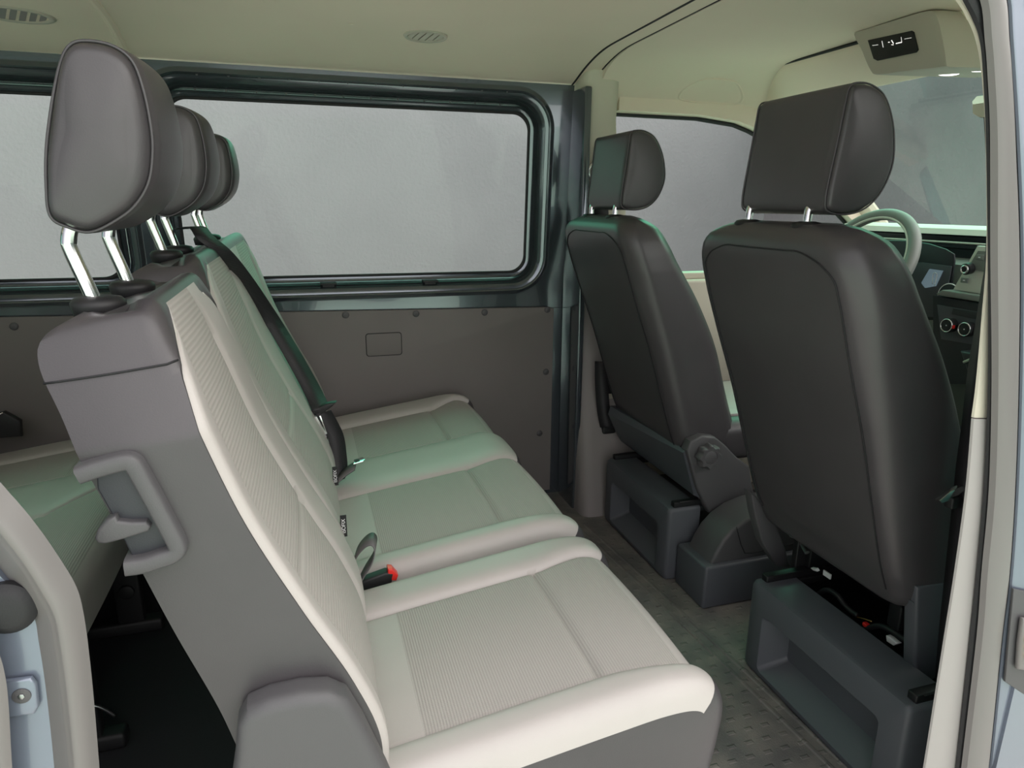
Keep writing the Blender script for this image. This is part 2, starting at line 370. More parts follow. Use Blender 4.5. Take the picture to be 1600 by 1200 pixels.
struct(MB().add(*box(-2.8, 1.7, .62, 2.18, 1.53, 1.56, .01)).build('roof_skin', 'bodyout'))
roof_piece('trim_3', .862, .915, False, 'headliner', .002)
roof_piece('ceiling_front', .921, 1.62, True, 'headliner', .0)
# raised moulding bow at the rear seam
ys, zz = smooth_roof(False)
mb = MB(); mb.add(*tube([(-.40+.0*y, y, z+.004) for y, z in zip(ys, zz)], .012, 10, sx=1.))
struct(mb.build('trim_4', 'headliner'))
# closed-off slot under the rear roof seam
struct(MB().add(*tube([(.858, y, z+.0005) for y, z in zip(ys, zz)], .0035, 8)).build('trim_5', 'rubber'))
struct(MB().add(*tube([(.918, y, z+.0028) for y, z in zip(ys, zz)], .0022, 6)).build('trim_6', 'stitch'))

# roof vents
def vent(px, py, w_, h_, ang, lab, slats, gap=.05, sm='console'):
    p = at(px, py, 'Z', 1.462)
    for _ in range(12): p = at(px, py, 'Z', roofz(p.y))
    sl = (roofz(p.y+.02)-roofz(p.y-.02))/.04; nv = Vector((0, sl, -1)).normalized()
    ax = Vector((cos(ang), sin(ang), 0)); ax = (ax-nv*ax.dot(nv)).normalized(); bx = nv.cross(ax)
    t_ = thing('roof_vent', lab, 'air vent', p, 'oval vents in the roof lining')
    def ring(a_, b_, h): return [p+nv*h+ax*cos(2*pi*j/48)*a_+bx*sin(2*pi*j/48)*b_ for j in range(48)]
    mesh('rim', *loft([ring(w_, h_, -.004), ring(w_, h_, .003), ring(w_*.96, h_*.95, .006), ring(w_*.84, h_*.78, .006), ring(w_*.80, h_*.74, .001)], True, False), 'console', t_)
    mesh('backing', *loft([ring(w_*.82, h_*.76, .001), ring(w_*.82, h_*.76, .0012)]), 'stitch', t_)
    for k in range(slats):
        u0 = -1+2*(k+gap)/slats; u1 = -1+2*(k+1-gap)/slats; pts = []
        for u in [u0+(u1-u0)*q/8 for q in range(9)]: pts.append((u, sqrt(max(0, 1-u*u))))
        for u in [u1-(u1-u0)*q/8 for q in range(9)]: pts.append((u, -sqrt(max(0, 1-u*u))))
        MB().add(*prism([p+nv*.0013+ax*(u*w_*.80+v*.008)+bx*(v*h_*.74) for u, v in pts], nv*.003)).build('slat', sm, t_)
    return t_
vent(665, 55, .058, .040, .0, 'small oval roof vent with slanted slats above the middle of the large window', 5, .10)
vent(20, 20, .085, .042, .15, 'oval roof vent with dark open slats above the near headrest, left of the roof seam', 7, .17, 'greytrim')
mb = MB()
for px, py in ((548, 37), (535, 99), (653, 106), (383, 92)):
    p = at(px, py, 'Z', 1.44)
    for _ in range(12): p = at(px, py, 'Z', roofz(p.y))
    mb.add(*disc(p, (0, .15, -1), .007, .0025, 14, .6))
o = mb.build('roof_clip', 'headliner'); struct(o); o.name = 'trim_7'

# ------------------------------------------------------------------ left B-pillar trim
def quad_strip(cols, m_, name, parent=None, th=None, auto=35):
    rows = [[Vector(p) for p in r_] for r_ in cols]; n = len(rows[0])
    vs, fs = loft(rows, False, False)
    o = mesh(name, vs, fs, m_, parent, auto=auto)
    return o
def pillar_rows(zz):
    out_ = []
    for z in zz:
        yb = interp([0, .25, .45, .82, 1.2, 1.46], [1.965, 2.02, 2.075, 2.10, 2.095, 2.055], z)
        xl = interp([0, .3, .45, .82, 1.2, 1.46], [.868, .872, .874, .878, .874, .866], z)
        xr = interp([0, .3, .82, 1.10, 1.23, 1.30, 1.46], [1.10, 1.10, 1.06, 1.045, 1.005, .99, .985], z)
        out_.append([(xl, 2.2, z), (xl, yb+.045, z), (xl+.006, yb+.018, z), (xl+.022, yb+.003, z), (xl+.05, yb, z), (xr-.03, yb, z), (xr-.008, yb+.004, z), (xr, yb+.02, z), (xr, 2.2, z)])
    return out_
zs = [i*.82/16 for i in range(17)]
struct(quad_strip(pillar_rows(zs), 'greytrim', 'trim_8', auto=60))
zs2 = [.823+(1.452-.823)*i/18 for i in range(19)]
struct(quad_strip(pillar_rows(zs2), 'beige', 'trim_9', auto=60))
# belt height slot in the trim
struct(MB().add(*prism([(x, 2.094, z) for x, z in rrect(.925, 1.215, .024, .10, .011, 5)], (0, -.004, 0), .0015)).build('trim_10', 'beige'))

# ------------------------------------------------------------------ left front door with its window, front end
def zline(x): return interp([1.0, 1.3, 1.45, 1.52, 1.60, 1.8, 2.0, 2.2], [1.342, 1.340, 1.325, 1.305, 1.27, 1.13, .98, .85], x)
mb = MB()
xs = [1.0+.03*i for i in range(39)]
# header above the window follows the roof, sill below
mb.add(*loft([[Vector((x, 2.10, zline(x))), Vector((x, 2.135, zline(x)-.002)), Vector((x, 2.14, zline(x)+.12)), Vector((x, 2.10, zline(x)+.05))] for x in xs]))
struct(mb.build('trim_11', 'headliner'))
mb = MB().add(*tube([(x, 2.138, zline(x)-.008) for x in xs], .007, 8))
struct(mb.build('trim_12', 'rubber'))
struct(MB().add(*box(.98, 2.15, 2.06, 2.17, 0, .80, .012)).build('door_1', 'beige'))
struct(MB().add(*box(.98, 2.15, 2.09, 2.15, .80, .822, .004)).build('trim_13', 'beige'))
struct(mesh('window_3', [(1.0, 2.145, .80), (2.1, 2.145, .80), (2.1, 2.145, .92), (1.6, 2.145, 1.27), (1.45, 2.145, 1.33), (1.0, 2.145, 1.345)], [(0, 1, 2, 3, 4, 5)], 'glass', smooth=False))
struct(MB().add(*box(.88, 2.3, 2.16, 2.2, -.4, .80)).build('wall_left_front', 'bodyout', smooth=False))
# grab-handle recess bump on the lining above the door
ps_ = [at(x, y, 'Y', 2.045) for x, y in ((1058, 150), (1068, 138), (1090, 127), (1120, 124), (1150, 129), (1158, 142), (1160, 158), (1135, 161), (1090, 160), (1060, 155))]
ps_ = [Vector((p.x, 2.04, p.z)) for p in ps_]
def recess(P, depth, name, m_):
    cc = sum(P, Vector())/len(P); Q = spline(P, 5, True)
    rings = [[p+(p-cc)*s_+Vector((0, d_, 0)) for p in Q] for s_, d_ in ((.06, 0.03), (.05, .004), (0, -.001), (-.05, .006), (-.12, depth))]
    return struct(mesh(name, *loft(rings), m_, auto=80))
def lining_pt(px, py):     # where the sight line meets the curved front lining
    lo_, hi_ = .5, 2.13; 
    for _ in range(40):
        mid_ = (lo_+hi_)/2; p = at(px, py, 'Y', mid_)
        if p.z > roofz(p.y, True): hi_ = mid_
        else: lo_ = mid_
    return at(px, py, 'Y', lo_)
P_ = [lining_pt(x, y) for x, y in ((1060, 152), (1066, 140), (1082, 129), (1108, 122), (1145, 126), (1156, 136), (1160, 152), (1150, 161), (1110, 160), (1075, 157))]
P_ = spline(P_, 5, True); cc = sum(P_, Vector())/len(P_)
nv = Vector((0, -.75, -.66)).normalized()
rings = [[p+(cc-p)*k_+nv*d_ for p in P_] for k_, d_ in ((-.06, -.004), (-.02, .007), (.03, .008), (.09, .000), (.20, .000))]
struct(mesh('trim_14', *loft(rings), 'headliner', auto=80))
# windscreen header with storage lip
hd = [(1.475, 1.475), (1.478, 1.462), (1.50, 1.440), (1.56, 1.405), (1.62, 1.388), (1.66, 1.392), (1.68, 1.42), (1.68, 1.50), (1.475, 1.50)]
rows = []
for i in range(41):
    y = .70+(2.09-.70)*i/40; e = max(0, abs(y-1.395)-.52)/.175; k_ = e*e
    rows.append([Vector((x+.10*k_*(1-k_*.5)*(j < 3), y, z-(.055*k_ if j < 7 else 0))) for j, (x, z) in enumerate(hd)])
struct(mesh('trim_15', *loft(rows), 'headliner', auto=50))
struct(MB().add(*tube([(1.474+.10*(max(0, abs(y-1.395)-.52)/.175)**2*.7, y, 1.477-.055*(max(0, abs(y-1.395)-.52)/.175)**2) for y in [1.50+i*.0133 for i in range(41)]], .0045, 8)).build('trim_16', 'stitch'))
# windscreen, dash cowl, front shell
struct(mesh('window_4', [(1.66, .72, 1.40), (1.66, 2.09, 1.40), (2.45, 2.09, .96), (2.45, .72, .96)], [(0, 1, 2, 3)], 'glass', smooth=False))
for yy, nm in ((2.10, 'trim_17'), (.70, 'trim_18')):
    struct(MB().add(*tube([(1.58, yy, 1.38), (1.75, yy, 1.27), (1.93, yy, 1.13), (2.10, yy, .98), (2.16, yy, .85)], .030, 10, sx=1.2)).build(nm, 'beige'))
struct(MB().add(*box(2.2, 2.5, .66, 2.2, -.4, .94, .03)).build('wall_front', 'bodyout'))

# ------------------------------------------------------------------ right side: rear quarter, front door, rear end
mb = MB().add(*box(-2.8, -.32, .60, .64, -.35, .78)).add(*box(-2.8, -.32, .62, .66, 1.34, 1.50)).add(*box(-.75, -.62, .62, .66, .78, 1.36))
mb.add(*box(.98, 2.3, .60, .64, -.4, .80)).add(*box(-.32, .98, .62, .66, 1.40, 1.50)).add(*box(.98, 1.7, .62, .66, 1.36, 1.50)).add(*box(-.32, .98, .60, .66, -.35, -.06))
struct(mb.build('wall_right', 'bodyout', smooth=False))
mb = MB().add(*box(-2.84, -2.8, .62, 2.2, -.35, .85)).add(*box(-2.84, -2.8, .62, 2.2, 1.38, 1.50)).add(*box(-2.84, -2.8, .62, .75, .8, 1.4)).add(*box(-2.84, -2.8, 2.07, 2.2, .8, 1.4))
struct(mb.build('wall_rear', 'bodyout', smooth=False))
for nm, q in (('window_5', [(-2.82, .75, .85), (-2.82, 2.07, .85), (-2.82, 2.07, 1.38), (-2.82, .75, 1.38)]), ('window_6', [(.98, .63, .8), (2.1, .63, .8), (1.62, .63, 1.36), (.98, .63, 1.36)])):
    struct(mesh(nm, q, [(0, 1, 2, 3)], 'glass', smooth=False))

# right B-pillar: trim, rubber seal, door flange, outer metal
def vstrip(name, rows, Y, dY, m_, r=.003, parent=None, st=True):
    """vertical member whose left and right edges are given per height"""
    rings = []
    L_ = spline([at(x0, y, 'Y', Y) for y, x0, x1 in rows], 6); R_ = spline([at(x1, y, 'Y', Y) for y, x0, x1 in rows], 6)
    for a_, b_ in zip(L_, R_):
        d = (b_-a_); wd = d.length; u = d.normalized(); rr = min(r, wd*.3)
        D_ = Vector((dY*1.75, dY, 0)); rings.append([a_+D_, a_+Vector((0, rr*1.0, 0)), a_+u*rr*.3+Vector((0, rr*.3, 0)), a_+u*rr, b_-u*rr, b_-u*rr*.3+Vector((0, rr*.3, 0)), b_+Vector((0, rr, 0)), b_+D_])
    o = mesh(name, *loft(rings), m_, parent, auto=32)
    return struct(o) if st else o
TR = [(655, 1522, 1556), (770, 1512, 1552), (900, 1494, 1538), (1000, 1478, 1528), (1200, 1446, 1508), (1300, 1428, 1495), (1500, 1392, 1466)]
vstrip('trim_19', TR, .620, .05, 'lowtrim', .004)
TRu = [(-200, 1320, 1380), (-40, 1462, 1500), (0, 1499, 1530), (30, 1517, 1545), (60, 1529, 1550), (110, 1538, 1555), (220, 1545, 1560), (400, 1545, 1556), (500, 1538, 1556), (600, 1529, 1556), (653, 1522, 1556)]
vstrip('trim_20', TRu, .622, .05, 'beige', .004)
SE = [(-200, 1378, 1430), (-40, 1492, 1530), (0, 1513, 1548), (30, 1528, 1551), (60, 1536, 1552), (110, 1541, 1556), (220, 1546, 1561), (400, 1548, 1561), (600, 1548, 1560), (770, 1542, 1555), (900, 1531, 1545), (1000, 1521, 1537), (1200, 1499, 1513), (1300, 1487, 1501), (1500, 1458, 1474)]
vstrip('trim_21', SE, .612, .03, 'rubber', .006)
FL = [(-200, 1425, 1500), (-40, 1525, 1568), (0, 1545, 1580), (60, 1551, 1584), (110, 1555, 1588), (220, 1560, 1594), (400, 1560, 1600), (600, 1561, 1598), (770, 1556, 1592), (900, 1544, 1583), (1000, 1536, 1571), (1200, 1512, 1550), (1300, 1500, 1537), (1500, 1473, 1510)]
vstrip('trim_22', FL, .60, .045, 'frame', .010)
OB = [(-200, 1500, 1730), (-40, 1568, 1740), (0, 1580, 1740), (60, 1584, 1745), (220, 1594, 1750), (400, 1600, 1755), (600, 1598, 1755), (770, 1592, 1750), (900, 1583, 1740), (1000, 1571, 1735), (1200, 1550, 1720), (1300, 1537, 1700), (1500, 1510, 1670)]
vstrip('trim_23', OB, .605, .03, 'bodyout', .004)
# dark latch mounting with striker on the outer pillar
bz = [at(x, y, 'Y', .603) for x, y in ((1580, 918), (1640, 930), (1640, 1085), (1600, 1085), (1567, 1063))]
lt = thing('door_contact_plate', 'black plate with a rounded grey contact block on the outer pillar at right edge', 'contact plate', tuple(bz[4]))
MB().add(*prism(bz, (0, -.004, 0), .001)).build('plate', 'plastic2', lt)
q_ = [at(x, y, 'Y', .598) for x, y in ((1591, 962), (1640, 966), (1640, 1050), (1583, 1042), (1586, 1000))]
MB().add(*prism(q_, (0, -.008, 0), .004)).build('contact_block', 'frame', lt)
for k in range(3):
    c_ = at(1604, 1000+k*13, 'Y', .589); MB().add(*box(c_.x-.003, c_.x+.006, .585, .59, c_.z-.002, c_.z+.002)).build('contact', 'gold', lt)

# left rear edge of the door opening: curved flange, metal, seal
def sweep_band(name, inner, outer, Y, dY, m_, bulge=.018):
    A = spline([at(x, y, 'Y', Y) for x, y in inner], 8); B = spline([at(x, y, 'Y', Y) for x, y in outer], 8); rings = []
    for a_, b_ in zip(A, B):
        ring = [a_+Vector((-dY*.75, dY, 0))]
        for k in range(9):
            t = k/8; ring.append(a_.lerp(b_, t)+Vector((0, bulge*(1-sin(pi*min(1, t*1.0)*.9+.15)*(1 if t < .6 else .75)), 0)))
        ring.append(b_+Vector((-dY*.75, dY, 0))); rings.append(ring)
    return struct(mesh(name, *loft(rings), m_, auto=80))
inner = [(-420, 700), (-260, 695), (-130, 700), (-45, 735), (8, 787), (49, 836), (86, 889), (112, 934), (124, 982), (133, 1050), (141, 1130), (150, 1240), (170, 1500)]
outer = [(-420, 770), (-270, 765), (-150, 772), (-62, 812), (-10, 872), (22, 915), (45, 955), (62, 990), (68, 1025), (76, 1075), (84, 1140), (94, 1240), (116, 1500)]
sweep_band('trim_24', inner, outer, .60, .04, 'frame')
qp = [at(x, y, 'Y', .625) for x, y in ((-300, 790), (-60, 840), (40, 940), (75, 985), (82, 1040), (122, 1500), (-160, 1500))]
struct(MB().add(*prism(qp, (0, .02, 0), .0)).build('trim_25', 'bodyout', smooth=False))
stp = [at(x, y, 'Y', .624) for x, y in ((9, 1058), (52, 1053), (60, 1062), (64, 1098), (57, 1110), (12, 1118), (4, 1105))]
st = thing('striker_plate', 'square raised metal plate with a recessed screw on the rear door frame', 'striker plate', tuple(stp[5]))
MB().add(*prism(stp, (0, -.006, 0), .003)).build('plate', 'bodyout', st)
c_ = at(34, 1087, 'Y', .618); MB().add(*disc(c_, (0, -1, 0), .0075, .0012, 24)).build('screw', 'plastic2', st)
MB().add(*disc(c_+Vector((0, -.0012, 0)), (0, -1, 0), .0028, .0008, 6)).build('screw_socket', 'steel', st)
o = MB().add(*disc(at(14, 945, 'Y', .626), (0, -1, 0), .024, .014, 32, .5)).build('rubber_stop', 'rubber')
o['label'] = 'round black rubber stop on the rear door frame above the striker plate'; o['category'] = 'rubber stop'
sweep_band('trim_26', [(-30, 985), (-8, 1020), (4, 1060), (10, 1110), (18, 1240), (40, 1500)], [(-60, 1000), (-40, 1030), (-30, 1070), (-24, 1110), (-14, 1240), (8, 1500)], .60, .02, 'frame', .006)

# ------------------------------------------------------------------ upholstery
def resample(P, n):
    P = [Vector((p[0], p[1], 0)) for p in P]; Q = spline(P, 12)
    d = [0]
    for a_, b_ in zip(Q, Q[1:]): d.append(d[-1]+(b_-a_).length)
    o = []; k = 0
    for i in range(n+1):
        t = d[-1]*i/n
        while k < len(d)-2 and d[k+1] < t: k += 1
        u = (t-d[k])/max(1e-9, d[k+1]-d[k]); o.append(Q[k].lerp(Q[k+1], u))
    return o
def pad(parent, name, covername, front, back, lines, ncols, cross=(), edge=(.03, .03), cover_s=(0, 1), inset=None, skirt_light=.25,
        puff=.006, fm='insert', NS=110, dark='dark', insert_cols=(), endr=(0., 0.), lab=None, insert_s=(0, 1)):
    """cushion body.  front/back: (x,z) curves over the same parameter; lines: functions s->y of column borders (first/last = outer edges);
    columns in insert_cols carry the ribbed fabric; columns outside the cover are dark"""
    Fp = resample(front, NS); Bp = resample(back, NS); mid = sum(Fp, Vector())/len(Fp)
    def lev_(s):
        o_ = [l(s) for l in lines]; m_ = len(o_)//2
        for q in range(m_-1, -1, -1): o_[q] = min(o_[q], o_[q+1]-.002)
        for q in range(m_, len(o_)): o_[q] = max(o_[q], o_[q-1]+.002)
        return o_
    ycols = []
    for i in range(NS+1):
        s = i/NS; ys_ = lev_(s); row = []
        for c in range(len(lines)-1):
            for k in range(ncols[c]): row.append(ys_[c]+(ys_[c+1]-ys_[c])*k/ncols[c])
        row.append(ys_[-1]); ycols.append(row)
    colmat = []
    for c in range(len(lines)-1): colmat += [c]*ncols[c]
    verts = []; faces = []; fmt = []
    W = len(ycols[0]); nside = 10; nback = 12
    for i in range(NS+1):
        s = i/NS; f_, b_ = Fp[i], Bp[i]
        t = (Fp[min(i+1, NS)]-Fp[max(i-1, 0)]); nrm = Vector((t.y, -t.x, 0)).normalized()
        if (b_-f_).dot(nrm) > 0: nrm = -nrm
        y0, y1 = ycols[i][0], ycols[i][-1]; ys_ = lev_(s); ring = []
        ew = 1.
        if endr[0] and s < endr[0]: q = 1-s/endr[0]; ew = sqrt(max(.02, 1-q*q*.98))
        if endr[1] and s > 1-endr[1]: q = (s-1+endr[1])/endr[1]; ew = sqrt(max(.02, 1-q*q*.98))
        dshr = (1-ew)*.018; fade = min(1, max(0, (.95-s)/.10)) if endr[1] else 1
        for j, y in enumerate(ycols[i]):
            h = 0
            for e, (ye, r_) in enumerate(((y0, edge[0]), (y1, edge[1]))):
                d = abs(y-ye)
                if d < r_: h -= r_*.8*(1-sqrt(max(0, 1-(1-d/r_)**2)))
            for l_, yl in enumerate(ys_[1:-1]): h -= .0032*exp(-((y-yl)/.0032)**2)*fade
            # puff of each column
            c = colmat[min(j, W-2)]; a_, q_ = ys_[c], ys_[c+1]; u = min(1, max(0, (y-a_)/max(1e-6, (q_-a_))))
            amp = puff*(1.0 if c not in insert_cols else .35)*fade*((1.0 if c not in (0, len(lines)-2) else .5) if endr[1] else 1.)
            if c not in (0, len(lines)-2) or True: h += amp*(1-(2*u-1)**4) if (c not in insert_cols) else amp*(1-(2*u-1)**2)
            if c in insert_cols:
                for cs in cross:
                    d = (s-cs); h -= .006*exp(-(d/.008)**2)+.004*(exp(-((d+.03)/.04)**2) if d < 0 else 0)*0
            h -= dshr
            ring.append(Vector((f_.x+nrm.x*h, y, f_.y+nrm.y*h)))
        fN, fP = ring[-1].copy(), ring[0].copy()
        for k in range(1, nside):                      # far side, front to back
            u = k/nside; q = Vector((b_.x, y1, b_.y)); ring.append(fN.lerp(q, u)+Vector((0, .004*sin(pi*u), 0)))
        for k in range(nback+1):
            u = k/nback; y = y1+(y0-y1)*u; hb = .010*(1-(2*u-1)**8)
            ring.append(Vector((b_.x-nrm.x*hb, y, b_.y-nrm.y*hb)))
        for k in range(1, nside):
            u = k/nside; q = Vector((b_.x, y0, b_.y)); ring.append(q.lerp(fP, u)+Vector((0, -.004*sin(pi*u), 0)))
        verts.append(ring)
    n = len(verts[0]); flat = [v for r_ in verts for v in r_]
    Lv, Lf, Lm, Df = [], [], [], []
    for i in range(NS):
        s = (i+.5)/NS
        for j in range(n):
            a_ = i*n+j; b2 = i*n+(j+1) % n; q = (a_, b2, b2+n, a_+n)
            light = False; mi = 0
            if j < W-1:
                c = colmat[j]; light = cover_s[0] <= s <= cover_s[1] and (inset is None or c not in (0, len(lines)-2))
                mi = 1 if (c in insert_cols and insert_s[0] <= s <= insert_s[1]) else 0
            elif (j >= n-int(nside*skirt_light) or (W-1 <= j < W-1+int(nside*skirt_light))): light = cover_s[0] <= s <= cover_s[1]
            if light: Lf.append(q); Lm.append(mi)
            else: Df.append(q)
    Df.append(tuple(range(n))); Df.append(tuple(NS*n+j for j in range(n)))
    def sub(faces_):
        ids = sorted({k for f in faces_ for k in f}); mp_ = {k: q for q, k in enumerate(ids)}
        return [flat[k] for k in ids], [tuple(mp_[k] for k in f) for f in faces_]
    dv, df = sub(Df); body = mesh(name, dv, df, dark, parent, auto=50, label=lab)
    lv, lf = sub(Lf); cov = mesh(covername, lv, lf, ['light', fm], parent, fm=Lm, auto=60)
    return body, cov, verts, W
def const(v): return lambda s: v
def curve(ss, vv): return lambda s: interp(ss, vv, s)

def headrest(parent, outline, y0, y1, bulge_f, bulge_b, posts, post_pts, collar_z, edge=.022, lab=None, seam=None, taper=.0):
    """outline: side silhouette (x,z) loop; posts: y of the two rods"""
    Q = [Vector((p[0], 0, p[1])) for p in outline]; Q = spline(Q, 5, True); cx = sum((p.x for p in Q))/len(Q); cz = sum((p.z for p in Q))/len(Q)
    xmin, xmax = min(p.x for p in Q), max(p.x for p in Q)
    rings = []; N = 28; W_ = y1-y0
    for i in range(N+1):
        a = i/N
        y = y0+W_*(.5-.5*cos(pi*a)) ; v = (y-y0)/W_
        d = min(y-y0, y1-y)
        sh = 0 if d >= edge else edge*.75*(1-sqrt(max(0, 1-(1-d/edge)**2)))
        if seam and abs(d-edge*.55) < .003: sh += .0022
        g = sin(pi*v)**.7 if 0 < v < 1 else 0
        ring = []
        for p in Q:
            dx, dz = p.x-cx, p.z-cz; L_ = sqrt(dx*dx+dz*dz); k_ = (L_-sh)/L_
            u = (p.x-xmin)/(xmax-xmin)
            x = cx+dx*k_+bulge_f*g*max(0, u-.3)/.7-bulge_b*g*max(0, .4-u)/.4
            ring.append(Vector((x, y, cz+dz*k_)))
        rings.append(ring)
    # flat ends softened towards their middle
    def shrink(r_, k_, dy): return [Vector((cx+(p.x-cx)*k_, p.y+dy, cz+(p.z-cz)*k_)) for p in r_]
    dome = [(.02, .0090), (.15, .0089), (.3, .0085), (.45, .0078), (.6, .0066), (.72, .0053), (.82, .0037), (.90, .0022), (.96, .0009)]
    r0, r9 = rings[0], rings[-1]; rings = [shrink(r0, k_, -d_) for k_, d_ in [(a_, b_*.5) for a_, b_ in dome]]+rings+[shrink(r9, k_, d_*.5) for k_, d_ in reversed(dome)]
    hr = mesh('headrest', *loft(rings), 'dark', parent, auto=70, label=lab)
    for yy, sgn in ((y0+edge*.5, 1), (y1-edge*.5, -1)):
        k_ = .985
        pts = []
        for p in Q:
            dx, dz = p.x-cx, p.z-cz; L_ = sqrt(dx*dx+dz*dz); sh = edge*.75*(1-sqrt(1-.25)); kk = (L_-sh+.0004)/L_
            u = (p.x-xmin)/(xmax-xmin); v = (yy-y0)/W_; g = sin(pi*v)**.7
            pts.append(Vector((cx+dx*kk+bulge_f*g*max(0, u-.3)/.7-bulge_b*g*max(0, .4-u)/.4, yy, cz+dz*kk)))
        mesh('piping', *tube(pts, .0016, 6, ref=(0, 1, 0), closed=True), 'dark', hr)
    for y in posts:
        P = spline([(x, y, z) for x, z in post_pts], 6)
        mesh('post', *tube(P, .0072, 14, ref=(0, 1, 0)), 'chrome', hr)
        x, z = interp([post_pts[0][1], post_pts[-1][1]], [post_pts[0][0], post_pts[-1][0]], collar_z), collar_z
        x = post_pts[0][0]
        rr = [[Vector((x+cos(2*pi*j/28)*r_*.95, y+sin(2*pi*j/28)*r_, z+h_)) for j in range(28)] for r_, h_ in ((.024, -.014), (.0265, -.002), (.0265, .001), (.023, .005), (.013, .007), (.0072, .007))]
        mesh('collar', *loft(rr), 'blackp', parent)
    return hr

# ---- second row -----------------------------------------------------------
# seat cushion profile, rear (under backrest) to rolled front edge
CF = [(-.02, .372), (.06, .385), (.15, .398), (.25, .412), (.34, .424), (.41, .432), (.46, .430), (.49, .414), (.503, .385), (.500, .34), (.492, .29)]
CBk = [(-.02, .26), (.06, .26), (.15, .26), (.22, .26), (.28, .26), (.33, .26), (.36, .255), (.38, .25), (.39, .245), (.395, .24), (.40, .235)]
def cushion_lines(y0, ins, y1, splay):
    ls = [const(y0)]
    for (a, b, sa, sb) in ins:
        ls.append(curve([0, .12, .6, .72, 1], [a, a, a, a+sa, a+sa*1.2])); ls.append(curve([0, .12, .6, .72, 1], [b, b, b, b+sb, b+sb*1.2]))
    ls.append(const(y1)); return ls
# backrest: front curve bottom->top, rear curve
BF = [(.048, .345), (.054, .44), (.026, .53), (-.022, .63), (-.070, .74), (-.105, .85), (-.128, .93), (-.140, .957), (-.160, .966)]
BB = [(-.06, .34), (-.095, .44), (-.118, .53), (-.150, .63), (-.182, .74), (-.216, .85), (-.236, .905), (-.231, .930), (-.202, .948)]
def back_lines(y0, y1, ins, sh0, sh1, mids=()):
    """cover outline rounds in near the top; inserts between"""
    def outer(y, sg, sh): return curve([0, .78, .88, .94, .97, 1], [y, y, y+sg*sh*.45, y+sg*sh*.8, y+sg*sh, y+sg*(sh+.012)])
    def cov(y, sg, sh): return curve([0, .78, .86, .885, .905, .92, .94, 1], [y+sg*.004, y+sg*.004, y+sg*(sh*.4+.006), y+sg*(sh*.5+.016), y+sg*(sh*.55+.034), y+sg*(sh*.6+.058), y+sg*(sh*.6+.09), y+sg*(sh*.6+.10)])
    ls = [outer(y0, 1, sh0), cov(y0, 1, sh0)]
    for a, b in ins:
        ls.append(curve([0, .55, .80, .90, .95, 1], [a, a, a+.012, a+.028, a+.05, a+.055])); ls.append(curve([0, .55, .80, .90, .95, 1], [b, b, b-.012, b-.028, b-.05, b-.055]))
    ls += [cov(y1, -1, sh1), outer(y1, -1, sh1)]
    return ls

HR = [at(x, y, 'Y', .75) for x, y in ((125, 55), (165, 63), (196, 88), (214, 135), (226, 190), (230, 235), (224, 285), (204, 322), (176, 346), (136, 366), (100, 358), (73, 340), (66, 290), (65, 225), (73, 155), (86, 92), (100, 62))]
HRo = [(p.x, p.z) for p in HR]
PP = [(-.201, .925), (-.2055, .955), (-.2175, 1.0), (-.2185, 1.013), (-.212, 1.03), (-.192, 1.06)]

def backX(z): return interp([.34, .44, .53, .63, .74, .85, .93, .962, .99], [.105, .062, .015, -.030, -.070, -.105, -.128, -.145, -.175], z-.012)-.018
def onback(px, py, off):
    lo_, hi_ = .7, 2.3
    for _ in range(40):
        mid_ = (lo_+hi_)/2; p = at(px, py, 'Y', mid_)
        if p.x < backX(p.z)+off: hi_ = mid_
        else: lo_ = mid_
    return at(px, py, 'Y', lo_)
def isofix(parent, px, py, Y):
    c = at(px, py, 'Y', Y)
    t_ = MB().add(*box(c.x-.0055, c.x+.0055, c.y, c.y+.0012, c.z-.021, c.z+.021)).build('isofix_tag', 'blackp', parent, smooth=False)
    text_mesh('lettering', 'ISOFIX', (c.x, c.y-.0004, c.z), (0, 0, 1), (-1, 0, 0), .0095, 'white', t_)

one = thing('single_seat', 'nearest second-row single seat, pale grey ribbed front and charcoal leather side with a pull handle', 'seat', (.2, .88, 0))
pad(one, 'cushion_side', 'seat_cushion', CF, CBk, cushion_lines(.645, [(.715, 1.0, -.012, .018)], 1.095, 0), (18, 60, 18), cross=(.575,), edge=(.034, .03), insert_cols=(1,), skirt_light=.0, cover_s=(0, .80), insert_s=(.20, .76), puff=.012)
b_, c_, vv, W = pad(one, 'backrest_shell', 'backrest_cover', BF, BB, back_lines(.668, 1.068, [(.712, .945)], .05, .03), (3, 12, 44, 12, 3), cross=(.46,), edge=(.012, .02), inset=True, insert_cols=(2,), cover_s=(0, .955), skirt_light=.0, fm='insert_z', puff=.005, endr=(0, .06), dark='dark')
# piping along the cover edge and stitched cross seam on the side
def pipe_along(parent, vv, col, s0, s1, m_='piping', r=.0016, off=(.0, 0, 0)):
    n = len(vv); P = [vv[i][col]+Vector(off) for i in range(int(s0*(n-1)), int(s1*(n-1))+1)]
    mesh('piping', *tube(P, r, 6, ref=(0, 1, 0.02)), m_, parent)
pipe_along(one, vv, 3, 0, .93); pipe_along(one, vv, W-4, 0, .93)
def side_seam(parent, vv, W, s, near=True, m_='stitch'):
    i = int(s*(len(vv)-1)); ring = vv[i]; n = len(ring); P = [ring[1]+Vector((.0005, -.001, 0)), ring[0]+Vector((.0005, -.001, 0))]+[ring[j]+Vector((0, -.0012, 0)) for j in range(n-1, n-10, -1)]+[ring[n-10]+Vector((-.0006, -.0010, 0)), ring[n-11]+Vector((-.001, 0, 0))]
    mesh('seam', *tube(P, .0011, 5, ref=(0, 1, 0)), m_, parent)
side_seam(one, vv, W, .885)
headrest(one, HRo, .752, .940, .014, .006, (.778, .930), PP, .950, seam=True)
